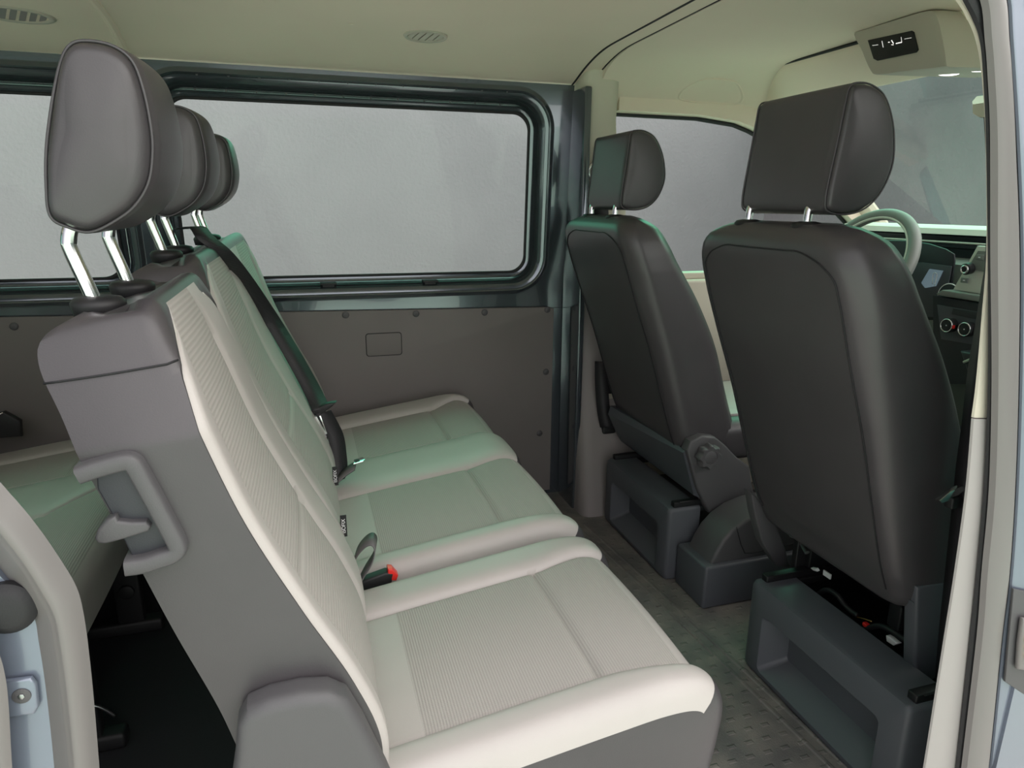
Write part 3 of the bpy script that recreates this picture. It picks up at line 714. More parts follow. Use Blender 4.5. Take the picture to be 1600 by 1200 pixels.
# side bolster of the seat: dark leather flank joining back and cushion
fl = [(-.13, .34), (-.10, .43), (-.04, .43), (.04, .41), (.09, .38), (.12, .34), (.49, .30), (.49, .24), (-.10, .24)]
MB().add(*prism([(x, .668, z) for x, z in [(-.13, .34), (-.10, .43), (-.04, .43), (.03, .41), (.06, .36), (.07, .25), (-.10, .25)]], (0, .03, 0), .010)).build('hinge_fairing', 'dark', one)
# recliner cover (grey plastic, at the foot of the near side)
RC = [at(x, y, 'Y', .628) for x, y in ((352, 1290), (366, 1190), (370, 1140), (384, 1117), (420, 1101), (470, 1090), (515, 1088), (545, 1100), (570, 1140), (610, 1220), (640, 1290))]
MB().add(*prism(RC, (0, .042, 0), .014, 5)).build('recliner_cover', 'plastic2', one)
# pull handle bracket on the rear of the side
hy = .660
def hp(x, y, Y=hy): return at(x, y, 'Y', Y)
plate = [hp(x, y, .664) for x, y in ((150, 742), (205, 722), (280, 850), (212, 882), (196, 850), (172, 800), (152, 765))]
ph = MB().add(*prism(plate, (0, .03, 0), .002)).build('handle_well', 'well', one)
P = spline([hp(x, y) for x, y in ((124, 741), (150, 732), (178, 724), (196, 720), (207, 722), (214, 731), (228, 756), (245, 787), (262, 819), (275, 844), (278, 856), (270, 865), (250, 872), (225, 880), (197, 884))], 5)
rings = []
for p, (t, a, b2) in zip(P, frames(P, (0, 1, 0))):
    wv = .0086; dp = .018
    rings.append([p+a*wv*cx_+Vector((0, dp*cy_, 0)) for cx_, cy_ in ((-1, -.15), (-.85, -.4), (-.6, -.5), (.6, -.5), (.85, -.4), (1, -.15), (1, 1), (-1, 1))])
mesh('grab_handle', *loft(rings), 'plastic2', one, auto=60)
lev = [hp(x, y, .655) for x, y in ((147, 842), (152, 828), (166, 813), (180, 806), (184, 815), (205, 817), (228, 816), (235, 824), (232, 831), (195, 843), (165, 851), (152, 850))]
MB().add(*prism(lev, (0, .022, 0), .003)).build('release_lever', 'plastic2', one)
isofix(one, 562, 932, 1.085)
# legs under the single seat
for y in (.72, 1.04):
    for x in (.0, .36): MB().add(*box(x-.02, x+.03, y-.012, y+.012, 0, .27, .004)).build('leg', 'black', one)

bench = thing('double_bench_seat', 'second-row two-person bench with pale ribbed cushions by the far window', 'seat', (.2, 1.6, 0))
pad(bench, 'cushion_side', 'seat_cushion', CF, CBk, cushion_lines(1.125, [(1.195, 1.50, -.005, .03), (1.715, 2.0, .02, .07)], 2.13, 0), (16, 56, 34, 56, 16), cross=(.575,), edge=(.034, .034), insert_cols=(1, 3), skirt_light=.0, cover_s=(0, .80), insert_s=(.20, .76), puff=.012)
BF2 = [(x-.018, z+.012) for x, z in BF]; BB2 = [(x-.018, z+.012) for x, z in BB]
b_, c_, vv2, W2 = pad(bench, 'backrest_shell', 'backrest_cover', BF2, BB2, back_lines(1.10, 2.13, [(1.185, 1.49), (1.72, 2.04)], .045, .06), (3, 10, 44, 24, 44, 10, 3), cross=(.46,), edge=(.02, .02), inset=True, insert_cols=(2, 4), cover_s=(0, .94), skirt_light=.0, fm='insert_z', puff=.006, endr=(0, .06))
pipe_along(bench, vv2, 3, 0, .93); pipe_along(bench, vv2, W2-4, 0, .93); pipe_along(bench, vv2, 13, .0, .93, r=.0012); pipe_along(bench, vv2, 57, .0, .93, r=.0012); pipe_along(bench, vv2, 81, .0, .93, r=.0012)
HR2 = [(x-.010, z+.006) for x, z in HRo]; PP2 = [(x-.016, z+.012) for x, z in PP]
headrest(bench, HR2, 1.250, 1.418, .016, .006, (1.272, 1.402), PP2, .965, seam=True, lab='near headrest of the bench')
headrest(bench, [(x-.014, z+.010) for x, z in HRo], 1.765, 1.900, .016, .006, (1.782, 1.885), PP2, .965, seam=True, lab='far headrest of the bench')
for px, py in ((537, 822), (524, 744), (508, 680)): isofix(bench, px, py, onback(px, py, .012).y-.012)
for y in (1.2, 1.62, 2.04):
    for x in (.0, .36): MB().add(*box(x-.02, x+.03, y-.012, y+.012, 0, .27, .004)).build('leg', 'black', bench)

# ---- third row --------------------------------------------------------------
third = thing('third_row_bench', 'rear bench at the far left whose ribbed cushions show behind the nearest backrest', 'seat', (-.75, 1.7, 0))
sh = -.93
pad(third, 'cushion_side', 'seat_cushion', [(x+sh, z-.03) for x, z in CF], [(x+sh, z-.03) for x, z in CBk], cushion_lines(1.17, [(1.28, 1.56, -.03, .12), (1.80, 2.02, .05, .06)], 2.14, 0), (16, 50, 34, 50, 16), cross=(.56,), edge=(.05, .034), insert_cols=(1, 3), skirt_light=.6, insert_s=(.16, .80), puff=.008, dark='dark')
pad(third, 'backrest_shell', 'backrest_cover', [(x+sh, z) for x, z in BF], [(x+sh, z) for x, z in BB], back_lines(1.14, 2.13, [(1.22, 1.53), (1.73, 2.04)], .045, .05), (3, 10, 30, 20, 30, 10, 3), edge=(.02, .02), inset=True, insert_cols=(2, 4), cover_s=(0, .94), skirt_light=0, fm='insert_z', endr=(0, .06), NS=50)
for y0 in (1.29, 1.81): headrest(third, [(x+sh, z) for x, z in HRo], y0, y0+.20, .016, .006, (y0+.03, y0+.18), [(x+sh, z) for x, z in PP], .95)
# folding legs of the third row
for y in (1.30, 1.70, 2.05):
    g = MB().add(*box(-.50, -.44, y-.014, y+.014, .0, .28, .006)).add(*box(-.92, -.86, y-.014, y+.014, 0, .28, .006)).add(*box(-.92, -.40, y-.02, y+.02, 0.0, .035, .008)).build('leg', 'black', third)
    MB().add(*disc((-.47, y-.014, .12), (0, -1, 0), .018, .008, 20)).build('pivot', 'steel' if y < 1.4 else 'black', g)
mesh('latch_wire', *tube(spline([(-.56, 1.27, .12), (-.50, 1.26, .135), (-.44, 1.27, .12), (-.41, 1.28, .08)], 6), .003, 8), 'steel', third)
mesh('latch_wire', *tube(spline([(-.55, 1.27, .04), (-.50, 1.26, .05), (-.47, 1.27, .07)], 6), .003, 8), 'steel', third)

# ------------------------------------------------------------------ front seats
RB = [(.992, .345), (.980, .375), (.955, .43), (.915, .55), (.872, .68), (.825, .80), (.788, .90), (.766, .965), (.768, .995), (.785, 1.012)]      # rear of backrest, bottom to top
RF = [(1.17, .345), (1.168, .375), (1.150, .43), (1.105, .55), (1.060, .68), (.997, .80), (.930, .90), (.898, .955), (.872, .995), (.84, 1.018)]
HF = [at(x, y, 'Y', .93) for x, y in ((1330, 130), (1352, 131), (1373, 148), (1385, 185), (1388, 225), (1384, 262), (1368, 300), (1345, 326), (1316, 336), (1288, 331), (1285, 310), (1294, 262), (1306, 205), (1316, 158), (1321, 138))]
def front_seat(y0, y1, label, flap_near, knob, post_y, hrY, yc):
    t_ = thing('front_seat', label, 'seat', (1.05, (y0+y1)/2, .25))
    NSg = 70; Rp = resample(RB, NSg); Fp = resample(RF, NSg); rings = []
    def wid(s): return interp([0, .03, .1, .5, .80, .86, .91, .95, .98, 1], [.018, .010, .006, .002, .0, .003, .010, .022, .038, .055], s)
    for i in range(NSg+1):
        s = i/NSg; a_, b2 = Rp[i], Fp[i]; wd = wid(s); Y0, Y1 = y0+wd, y1-wd; ring = []
        d = (b2-a_); d3 = Vector((d.x, 0, d.y)); A = Vector((a_.x, 0, a_.y)); r_ = .022
        def P(u, y): return A+d3*u+Vector((0, y, 0))
        L_ = d3.length; pts = []
        # rear face with rounded corners
        bul = .010*sin(pi*min(1, s*1.05))
        for k in range(25):
            v = k/24; y = Y0+(Y1-Y0)*v; e = min(v, 1-v)*(Y1-Y0); h = 0
            if e < .035: h = .035*.75*(1-sqrt(max(0, 1-(1-e/.035)**2)))
            pts.append(P((h-bul*(1-(2*v-1)**2))/L_, y))
        for k in range(1, 10):
            u = .028/L_+(1-.053/L_)*k/10; pts.append(P(u, Y1+.006*sin(pi*u)))
        for k in range(25):
            v = 1-k/24; y = Y0+(Y1-Y0)*v; e = min(v, 1-v)*(Y1-Y0); h = 0
            if e < .03: h = .03*.75*(1-sqrt(max(0, 1-(1-e/.03)**2)))
            pts.append(P(1-h/L_, y))
        for k in range(1, 10):
            u = 1-.024/L_-(1-.053/L_)*k/10; pts.append(P(u, Y0-.006*sin(pi*u)))
        rings.append(pts)
    k0 = rings[-1]; cc = sum(k0, Vector())/len(k0)
    rings.append([p.lerp(cc, .25)+Vector((.0, 0, .006)) for p in k0]); rings.append([p.lerp(cc, .9)+Vector((0, 0, .007)) for p in k0])
    k0 = rings[0]; cc = sum(k0, Vector())/len(k0)
    rings.insert(0, [p.lerp(cc, .15)+Vector((0.0, 0, -.012)) for p in k0])
    mesh('backrest', *loft(rings), 'dark', t_, auto=70)
    # stitched seam following both rear edges and over the top
    def on(i, k):
        a_, b2 = Rp[max(0, min(NSg, i-1))], Fp[max(0, min(NSg, i-1))]; dd = Vector((b2.x-a_.x, 0, b2.y-a_.y)).normalized(); return rings[i][k]-dd*.0010
    path = [on(i, 2) for i in range(4, NSg-9, 2)]+[on(NSg-7, 2), on(NSg-5, 3), on(NSg-4, 4), on(NSg-3, 6)]+[on(NSg-3, k) for k in range(8, 17, 2)]+[on(NSg-3, 18), on(NSg-4, 20), on(NSg-5, 21), on(NSg-7, 22)]+[on(i, 22) for i in range(NSg-9, 4, -2)]
    mesh('seam', *tube(spline(path, 4), .0014, 6, ref=(1, .1, 0)), 'stitch', t_)
    # cushion and shell below
    mb = MB().add(*box(1.08, 1.50, y0+.0, y1-.0, .34, .46, .035, 4)); mb.build('seat_cushion', 'dark', t_)
    mesh('cushion_panel', *loft([[Vector((x, y, z)) for x, y in rrect(1.30, (y0+y1)/2, .34+e, (y1-y0)-.12+e, .04, 6)] for e, z in ((0, .455), (0, .466), (-.02, .470))]), 'light', t_, auto=40)
    headrest(t_, [(p.x, p.z) for p in HF], hrY, hrY+.235, .03, .004, (post_y, post_y+.158), [(.812, 1.00), (.812, 1.04), (.822, 1.06), (.845, 1.10)], 1.018, edge=.016, seam=True)
    return t_
near = front_seat(.80, 1.235, 'charcoal leather front passenger seat seen from behind, nearest the door pillar', True, False, .962, .915, 0)
far = front_seat(1.535, 1.985, 'charcoal leather driver seat seen from behind, with a round recliner knob at its side', False, True, 1.700, 1.655, 0)
# passenger seat lower shields
MB().add(*prism([at(x, y, 'Y', 1.215) for x, y in ((1174, 770), (1192, 785), (1212, 818), (1229, 862), (1235, 888), (1215, 885), (1192, 850), (1180, 805))], (0, .03, 0), .004)).build('side_shield', 'plastic2', near)
MB().add(*prism([(1.0, .80, .40), (1.135, .80, .40), (1.12, .80, .20), (1.055, .80, .18), (1.03, .80, .23)], (0, .03, 0), .006)).build('side_shield', 'plastic', near)
SHN = [at(x, y, 'Y', .825) for x, y in ((1413, 932), (1452, 950), (1462, 945), (1472, 925), (1500, 900), (1500, 1075), (1476, 1068), (1433, 1038))]
MB().add(*prism(SHN, (0, -.02, 0), .003)).build('side_shield', 'plastic', near)
MB().add(*box(1.07, 1.45, .88, .91, .24, .34, .004)).add(*box(1.07, 1.45, 1.13, 1.16, .24, .34, .004)).add(*tube([(1.08, .88, .30), (1.08, 1.16, .30)], .012, 10)).add(*box(1.045, 1.45, 1.145, 1.162, .0, .33, .003)).add(*box(1.25, 1.27, .80, 1.16, .0, .33, .003)).build('seat_frame', 'black', near)  # the two tall sheets are added to darken the open base
g = MB().add(*disc((1.06, 1.18, .31), (-.6, -1, .2), .014, .006, 20)).add(*tube([(1.06, 1.17, .31), (1.05, 1.12, .29)], .006, 10)).build('pivot', 'steel', near)
MB().add(*box(1.075, 1.078, 1.07, 1.092, .246, .258)).build('data_label', 'white', near, smooth=False)
# driver seat lower shields
RT = [at(x, y, 'Y', 1.93) for x, y in ((950, 650), (975, 672), (990, 700), (972, 700), (958, 680))]
rt0 = [(.955, 1.97, .385), (.962, 1.53, .42), (1.0, 1.53, .345), (.985, 1.97, .30)]
rp = []
for v in [i/10 for i in range(11)]:
    y = 1.965-(1.965-1.525)*v
    rp.append([Vector((.945+.02*v, y, .372+.02*v)), Vector((.952+.02*v, y, .40)), Vector((.985+.02*v, y, .40)), Vector((1.03, y, .30)), Vector((1.03, y, .25)), Vector((1.0+.01*v, y, .27-.01*v)), Vector((.985+.015*v, y, .29))])
mesh('rear_shield', *loft(rp), 'plastic', far, auto=40)
SS = [at(x, y, 'Y', 1.51) for x, y in ((1074, 705), (1080, 690), (1098, 681), (1118, 683), (1135, 697), (1152, 715), (1172, 730), (1176, 760), (1185, 795), (1170, 806), (1108, 802), (1090, 765))]
MB().add(*prism(SS, (0, .035, 0), .006)).build('side_shield', 'plastic2', far)
kc = at(1104, 711, 'Y', 1.50); kn = []
for hh, rr in ((0, .033), (-.018, .033), (-.023, .029), (-.023, .020), (-.0215, .019), (-.023, .017), (-.023, .001)):
    kn.append([kc+Vector((0, hh, 0))+Vector((cos(2*pi*j/96), 0, sin(2*pi*j/96)))*(rr*(1.0+(.10*(cos(8*2*pi*j/96)) if rr > .02 else 0))) for j in range(96)])
mesh('recliner_knob', *loft(kn), 'plastic2', far, auto=40)

def seat_box(par, y0, y1):
    """plastic covered pedestal: rear panel with deep recess, top ledge, open behind"""
    x0, x1, zt = .935, 1.035, .225
    # rear face in the YZ plane with a recess
    a0, a1, b0, b1 = y0, y1, .012, zt-.012
    def R(x, A0, A1, B0, B1, r): return [Vector((x, y, z)) for y, z in rrect((A0+A1)/2, (B0+B1)/2, A1-A0, B1-B0, r, 6)]
    rings = [R(x1+.2, y0, y1, 0.0, zt, .012), R(x0+.012, y0, y1, .0, zt, .012), R(x0+.004, y0+.003, y1-.003, .003, zt-.003, .014), R(x0, y0+.010, y1-.010, .008, zt-.012, .016),
             R(x0, y0+.055, y1-.05, .018, .160, .014), R(x0+.003, y0+.058, y1-.053, .020, .157, .012), R(x0+.055, y0+.075, y1-.08, .055, .150, .010)]
    vs, fs = loft(rings, True, False); k = len(vs); fs.append(tuple(range(k-28, k)))
    # remove the top behind the ledge and the side behind the corner: keep only what the ledge covers
    keep = []
    for f in fs:
        if len(f) == 4:
            c = sum((vs[q] for q in f), Vector())/4
            if c.x > x0+.013 and c.z > .03 and False: continue
        keep.append(f)
    # shorten the body to the ledge depth
    vs = [Vector((min(v.x, x1), v.y, v.z)) for v in vs]
    t_ = mesh('seat_base', vs, keep, 'plastic', par, auto=40)
    MB().add(*box(x1-.002, 1.34, y0+.02, y1-.02, 0, .15, .003)).build('inner_shade_box', 'black', t_, smooth=False)  # black box added to keep the open seat base dark
    for y in (y0+.018, y1-.018):
        o_ = MB().add(*box(x0+.035, 1.40, y-.014, y+.014, .205, .222, .003)).add(*box(x0+.02, 1.36, y-.010, y+.010, .222, .240, .003)).add(*tube([(x0+.035, y-.011, .240), (1.3, y-.011, .240)], .0022, 6)).build('rail', 'black', t_)
    return t_
sb1 = seat_box(near, .72, 1.155)
sb2 = seat_box(far, 1.525, 1.945)
# wiring and parts lying in the open passenger seat base
def q_(px, py, X=1.07): return at(px, py, 'X', X)
mesh('cable', *tube(spline([q_(1272, 935), q_(1290, 922), q_(1308, 930), q_(1322, 948), q_(1340, 962)], 8), .006, 10), 'blackp', sb1, label='black cable loom in the open base')
mesh('cable', *tube(spline([q_(1350, 985), q_(1372, 978), q_(1392, 985), q_(1415, 1000), q_(1428, 1002)], 8), .006, 10), 'blackp', sb1)
mesh('wire', *tube(spline([q_(1338, 964), q_(1350, 967), q_(1362, 971)], 6), .0014, 6), 'gold', sb1)
c_ = q_(1353, 976); MB().add(*box(c_.x-.004, c_.x+.006, c_.y-.006, c_.y+.006, c_.z-.005, c_.z+.003, .001)).build('connector', 'red', sb1)
MB().add(*prism([q_(x, y) for x, y in ((1384, 993), (1390, 996), (1402, 1006), (1396, 1009), (1385, 1002))], (.012, 0, 0), .001)).build('white_connector', 'white', sb1)
c_ = q_(1400, 990, 1.10); MB().add(*box(c_.x-.004, c_.x+.02, c_.y-.018, c_.y+.018, c_.z-.02, c_.z+.008, .002)).build('module', 'blackp', sb1)
MB().add(*prism([(1.06, 1.115, .252), (1.06, 1.10, .258), (1.066, 1.10, .250), (1.066, 1.112, .246)], (.008, 0, .002), .001)).build('white_clip', 'white', sb1)

# handbrake console beside driver seat base
hb = thing('handbrake_console', 'dark plastic console with a domed lever housing on the floor between the front seats', 'console', (1.1, 1.45, 0))
MB().add(*box(.962, 1.36, 1.37, 1.515, 0, .125, .008)).build('base', 'plastic', hb)
dome = [(.985, .12), (1.0, .155), (1.02, .19), (1.05, .22), (1.09, .243), (1.14, .256), (1.36, .275), (1.36, .12)]
MB().add(*prism([(x, 1.385, z) for x, z in dome], (0, .115, 0), .010, 4)).build('lever_housing', 'plastic2', hb)
mesh('panel_gap', *tube([(1.055, 1.384, .224), (1.075, 1.3838, .17), (1.09, 1.3838, .142), (1.115, 1.3838, .138), (1.30, 1.3838, .15)], .0012, 5, ref=(0, 1, 0)), 'stitch', hb)
# sill step trim beside passenger seat base
struct(MB().add(*box(.99, 1.7, .655, .72, 0, .115, .01)).build('trim_27', 'plastic'))

# ------------------------------------------------------------------ belts
def tagit(o, label, cat, group=None):
    o['label'] = label; o['category'] = cat
    if group: o['group'] = group
    return o
BE = [(180, 1541, 1551), (300, 1546, 1554), (400, 1542, 1550), (450, 1536, 1547), (520, 1526, 1540), (600, 1513, 1531), (690, 1503, 1521), (770, 1492, 1513), (900, 1478, 1495), (1000, 1467, 1480), (1100, 1458, 1468), (1200, 1447, 1449), (1260, 1440, 1443)]
bp_ = thing('seat_belt', 'black belt hanging down the near door pillar beside the passenger seat', 'seat belt', (1.0, .76, .2), 'three-point seat belts')
A = spline([at((a+b)/2, y, 'Y', .765) for y, a, b in BE], 5); WV = []
for i, p in enumerate(A):
    v = (p-Vector((0, 0, H))); v.z = 0; v.normalize(); per = Vector((v.y, -v.x, 0)); s = i/(len(A)-1)
    wpx = interp([q[0] for q in BE], [q[2]-q[1] for q in BE], interp([0, 1], [180, 1260], s)); wm = wpx/F*1.22
    WV.append(tuple(per*wm-v*sqrt(max(1e-6, .044**2-wm*wm))))
mesh('webbing', *ribbon(A, WV, .0008), 'belt', bp_)
c_ = at(1490, 776, 'Y', .76)
MB().add(*prism([c_+Vector(q) for q in ((-.028, 0, -.004), (-.006, 0, .010), (.018, 0, .016), (.024, 0, .008), (.0, 0, -.006), (-.022, 0, -.010))], (0, .010, 0), .002)).build('tongue', 'chrome', bp_)
MB().add(*box(c_.x-.004, c_.x+.018, c_.y-.004, c_.y+.012, c_.z-.022, c_.z-.002, .003)).build('tongue_cover', 'blackp', bp_)

# far B-pillar belt
b3 = thing('seat_belt', 'black belt with a chrome guide loop on the far pillar behind the driver seat', 'seat belt', (.95, 2.05, .3), 'three-point seat belts')
dc = Vector((.905, 2.075, 1.155))
mesh('guide_loop', *tube(spline([dc+Vector((.020, 0, .026)), dc+Vector((-.004, -.006, .020)), dc+Vector((-.018, -.008, 0)), dc+Vector((-.010, -.006, -.022)), dc+Vector((.016, 0, -.030))], 6), .006, 12, ref=(0, 1, 0)), 'chrome', b3)
MB().add(*prism([dc+Vector(q) for q in ((-.010, .005, 0), (0, .005, .022), (.03, .005, .032), (.03, .005, -.018), (-.002, .005, -.018))], (0, -.02, 0), .004)).build('guide_cover', 'beige', b3)
mesh('webbing', *ribbon(spline([(.925, 2.065, 1.14), (.935, 2.055, 1.0), (.955, 2.05, .8), (.985, 2.04, .55), (1.0, 2.035, .42)], 5), (.044, -.014, 0), .001), 'belt', b3)
mesh('webbing', *ribbon(spline([at(940, 565, 'Y', 2.035), at(940, 600, 'Y', 2.03), at(943, 640, 'Y', 2.02), at(948, 668, 'Y', 2.015)], 5), (.040, -.02, 0), .004), 'belt', b3)
MB().add(*box(.955, 1.01, 2.025, 2.05, .275, .312, .010)).build('belt_outlet', 'blackp', b3)
struct(MB().add(*box(.915, .965, 2.085, 2.096, .98, 1.17, .003)).build('trim_28', 'blackp'))

# bench belt: from the top of the backrest to the tongue and buckle area
b4 = thing('seat_belt', 'black belt crossing the bench backrest down to the middle cushions', 'seat belt', (.05, 1.65, .42), 'three-point seat belts')
pts = [onback(x, y, o_) for x, y, o_ in ((322, 372, .008), (352, 398, .012), (385, 440, .014), (425, 500, .022), (462, 562, .035), (488, 610, .040), (502, 640, .040))]
pts = [Vector((-.215, pts[0].y+.06, 1.0)), Vector((-.185, pts[0].y+.03, 1.004))]+pts
P = spline(pts, 5); n_ = len(P)
WV = [tuple(Vector((.02+.03*i/n_, .046-.020*i/n_, 0)).normalized()*.046) for i in range(n_)]
mesh('webbing', *ribbon(P, WV, .0009), 'belt', b4)
tn = pts[-1]
MB().add(*prism([tn+Vector(q) for q in ((-.032, 0, -.004), (-.022, 0, -.016), (.0, 0, -.012), (.024, 0, .004), (.034, 0, .014), (.012, 0, .012))], (.004, .018, .002), .003)).build('tongue_cover', 'blackp', b4)
MB().add(*prism([tn+Vector(q) for q in ((-.018, -.002, -.016), (-.002, -.002, -.014), (.010, -.002, -.060), (-.004, -.002, -.064))], (.0, .003, 0), .001)).build('tongue', 'chrome', b4)
P = spline([tn+Vector((.004, .006, -.008)), at(524, 680, 'Y', tn.y+.01), at(530, 715, 'Y', tn.y+.005), at(531, 738, 'Y', tn.y-.005), at(527, 752, 'Y', tn.y-.02)], 5)
mesh('lap_webbing', *ribbon(P, (.036, .022, 0), .0009), 'belt', b4)
# middle belt stalk and tongue on the cushion between the seats
b5 = thing('belt_buckle', 'grey webbing stalk with a metal latch lying between the two bench cushions', 'belt buckle', (.06, 1.58, .42), 'belt buckles of the second row')
p0, p1 = at(522, 755, 'Z', .405), at(556, 727, 'Z', .437)
mesh('stalk', *ribbon(spline([p0, p0.lerp(p1, .5)+Vector((0, 0, .004)), p1], 4), (.008, .030, .012), .0016), 'beltgrey', b5)
q = p1+Vector((.006, .004, .004))
MB().add(*prism([q+Vector(t_) for t_ in ((-.012, -.012, 0), (.012, -.010, .004), (.018, .0, .005), (.012, .014, .005), (-.010, .012, .001))], (0, 0, .004), .0015)).build('latch', 'chrome', b5)
MB().add(*box(q.x-.008, q.x+.004, q.y-.006, q.y+.006, q.z+.003, q.z+.008, .001)).build('latch_slot', 'blackp', b5)
# looped lap belt and red buckle between single seat and bench
b6 = thing('lap_belt', 'grey lap belt folded in a loop beside the gap between nearest seat and bench', 'seat belt', (.08, 1.11, .4))
lp = [at(x, y, 'Y', 1.115) for x, y in ((548, 925), (551, 895), (558, 870), (572, 853), (583, 848), (588, 855), (583, 872), (568, 893), (556, 915), (552, 935))]
P = spline([p+Vector((0, .015*sin(i*.5), 0)) for i, p in enumerate(lp)], 5)
mesh('webbing', *ribbon(P, (.008, .036, .006), .0009), 'beltgrey', b6)
b7 = thing('belt_buckle', 'black buckle with a red press button in the gap beside the nearest cushion', 'belt buckle', (.12, 1.105, .37), 'belt buckles of the second row')
bc = at(612, 897, 'Y', 1.105)
MB().add(*prism([bc+Vector(t_) for t_ in ((-.075, 0, -.045), (-.075, 0, -.012), (-.01, 0, .004), (.004, 0, .0), (-.004, 0, -.035))], (0, .022, 0), .004)).build('buckle_body', 'blackp', b7)
MB().add(*prism([bc+Vector(t_) for t_ in ((-.008, .001, -.012), (-.006, .001, .010), (.002, .001, .008), (.012, .001, -.006), (.008, .001, -.016))], (0, .020, 0), .002)).build('press_button', 'red', b7)
# third row buckle
b8 = thing('belt_buckle', 'black buckle standing on the third-row cushion at the left edge of the picture', 'belt buckle', (-.80, 2.0, .42))
q = at(10, 668, 'X', -.80)
MB().add(*prism([q+Vector(t_) for t_ in ((-.05, 0, -.03), (-.05, 0, .03), (.0, 0, .045), (.035, 0, .015), (.03, 0, -.03))], (0, .02, 0), .006)).build('buckle_body', 'blackp', b8)
mesh('buckle_edge', *tube([q+Vector((-.03, -.003, .030)), q+Vector((.0, -.003, .043))], .002, 6), 'chrome', b8)

# ------------------------------------------------------------------ dashboard and wheel
dash = thing('dashboard', 'pale topped dashboard with dark instrument hood, radio and round climate knobs', 'dashboard', (1.95, 1.4, .6))
prof = [(2.45, .95), (2.02, .994), (1.955, .996), (1.925, .985), (1.915, .968), (1.93, .962), (1.935, .94), (1.915, .938), (1.915, .93), (1.93, .925), (1.93, .90), (1.86, .885), (1.83, .60), (1.90, .40), (2.40, .40)]
rows = [[Vector((x, y, z)) for x, z in prof] for y in (.72, 1.1, 1.5, 1.9, 2.09)]
vs, fs = loft(rows); n_ = len(prof); fmx = []
for f in fs:
    j = min(q % n_ for q in f) if len(f) == 4 else 5
    fmx.append(0 if j in (0, 1, 2, 3) else (1 if j in (4, 5, 6, 7, 8, 9) else 2))
mesh('body', vs, fs, ['dashpale', 'dashdark', 'dashgrey'], dash, fm=fmx, auto=25)
mesh('chrome_strip', *tube([(1.913, .74, .945), (1.913, 2.07, .945)], .003, 8), 'dashpale', dash)
# instrument binnacle
def DP(x, y, X=1.845): return at(x, y, 'X', X)
hood = [DP(x, y) for x, y in ((1385, 375), (1425, 376), (1455, 381), (1480, 389), (1493, 397), (1494, 408), (1490, 440), (1478, 470), (1462, 500), (1385, 500))]
MB().add(*prism(hood, (-.006, 0, 0), .003)).build('instrument_hood', 'dashdark', dash)
MB().add(*prism([DP(x, y, 1.836) for x, y in ((1400, 411), (1442, 410), (1488, 416), (1484, 440), (1475, 468), (1462, 495), (1400, 495))], (-.003, 0, 0), .001)).build('instrument_panel', 'plastic', dash)
scr = MB().add(*prism([DP(x, y, 1.831) for x, y in ((1453, 420), (1474, 423), (1463, 447), (1446, 450), (1440, 442))], (-.002, 0, 0))).build('cluster_screen', 'screen', dash)
mesh('car_icon', *tube(spline([DP(x, y, 1.828) for x, y in ((1457, 444), (1458, 430), (1461, 426), (1464, 430), (1460, 446))], 5, False), .0012, 5), 'white', scr)
g0 = DP(1482, 462, 1.831)
mesh('dial_ring', *tube([g0+Vector((0, cos(a)*.035, sin(a)*.035)) for a in [2*pi*k/40 for k in range(40)]], .0018, 6, ref=(1, 0, 0), closed=True), 'white', dash)
MB().add(*disc(g0+Vector((.001, 0, 0)), (-1, 0, 0), .034, .002, 32)).build('dial_face', 'dashdark', dash)
# centre stack with radio
rad = [DP(x, y, 1.82) for x, y in ((1532, 384), (1600, 388), (1600, 470), (1494, 452), (1512, 420))]
MB().add(*prism(rad, (-.012, 0, 0), .002)).build('radio', 'dashpale', dash)
MB().add(*prism([DP(x, y, 1.806) for x, y in ((1529, 392), (1560, 394), (1560, 428), (1512, 420))], (-.002, 0, 0))).build('radio_keys', 'dashgrey', dash)
kc = DP(1516, 419, 1.80); kb = MB().add(*disc(kc, (-1, 0, -.15), .016, .022, 28, .2)).build('radio_knob', 'blackp', dash)
mesh('knob_ring', *tube([kc+Vector((-.021, cos(a)*.010, sin(a)*.010-.003)) for a in [2*pi*k/28 for k in range(28)]], .0028, 6, ref=(1, 0, 0), closed=True), 'chrome', kb)
for px, py, w_, h_ in ((1532, 402, 12, 6), (1508, 438, 13, 7)):
    c_ = DP(px, py, 1.805); MB().add(*box(c_.x-.004, c_.x, c_.y-.011, c_.y+.011, c_.z-.007, c_.z+.007, .001)).build('key', 'dashgrey', dash)
    MB().add(*box(c_.x-.0048, c_.x-.004, c_.y-.003, c_.y+.003, c_.z-.0015, c_.z+.0015)).build('key_mark', 'white', dash)
shf = [DP(x, y, 1.78) for x, y in ((1462, 459), (1472, 453), (1545, 464), (1600, 472), (1600, 486), (1545, 474), (1466, 462))]
MB().add(*prism(shf, (.05, 0, 0), .003)).build('shelf_lip', 'dashgrey', dash)
MB().add(*prism([DP(x, y, 1.79) for x, y in ((1458, 462), (1600, 486), (1600, 600), (1458, 600))], (.03, 0, 0))).build('centre_stack', 'dashdark', dash)
MB().add(*prism([DP(x, y, 1.785) for x, y in ((1464, 476), (1600, 500), (1600, 552), (1470, 530))], (.004, 0, 0), .001)).build('climate_panel', 'plastic', dash)
MB().add(*prism([DP(x, y, 1.782) for x, y in ((1489, 482), (1600, 500), (1600, 515), (1486, 491))], (.004, 0, 0), .001)).build('display_slot', 'dashdark', dash)
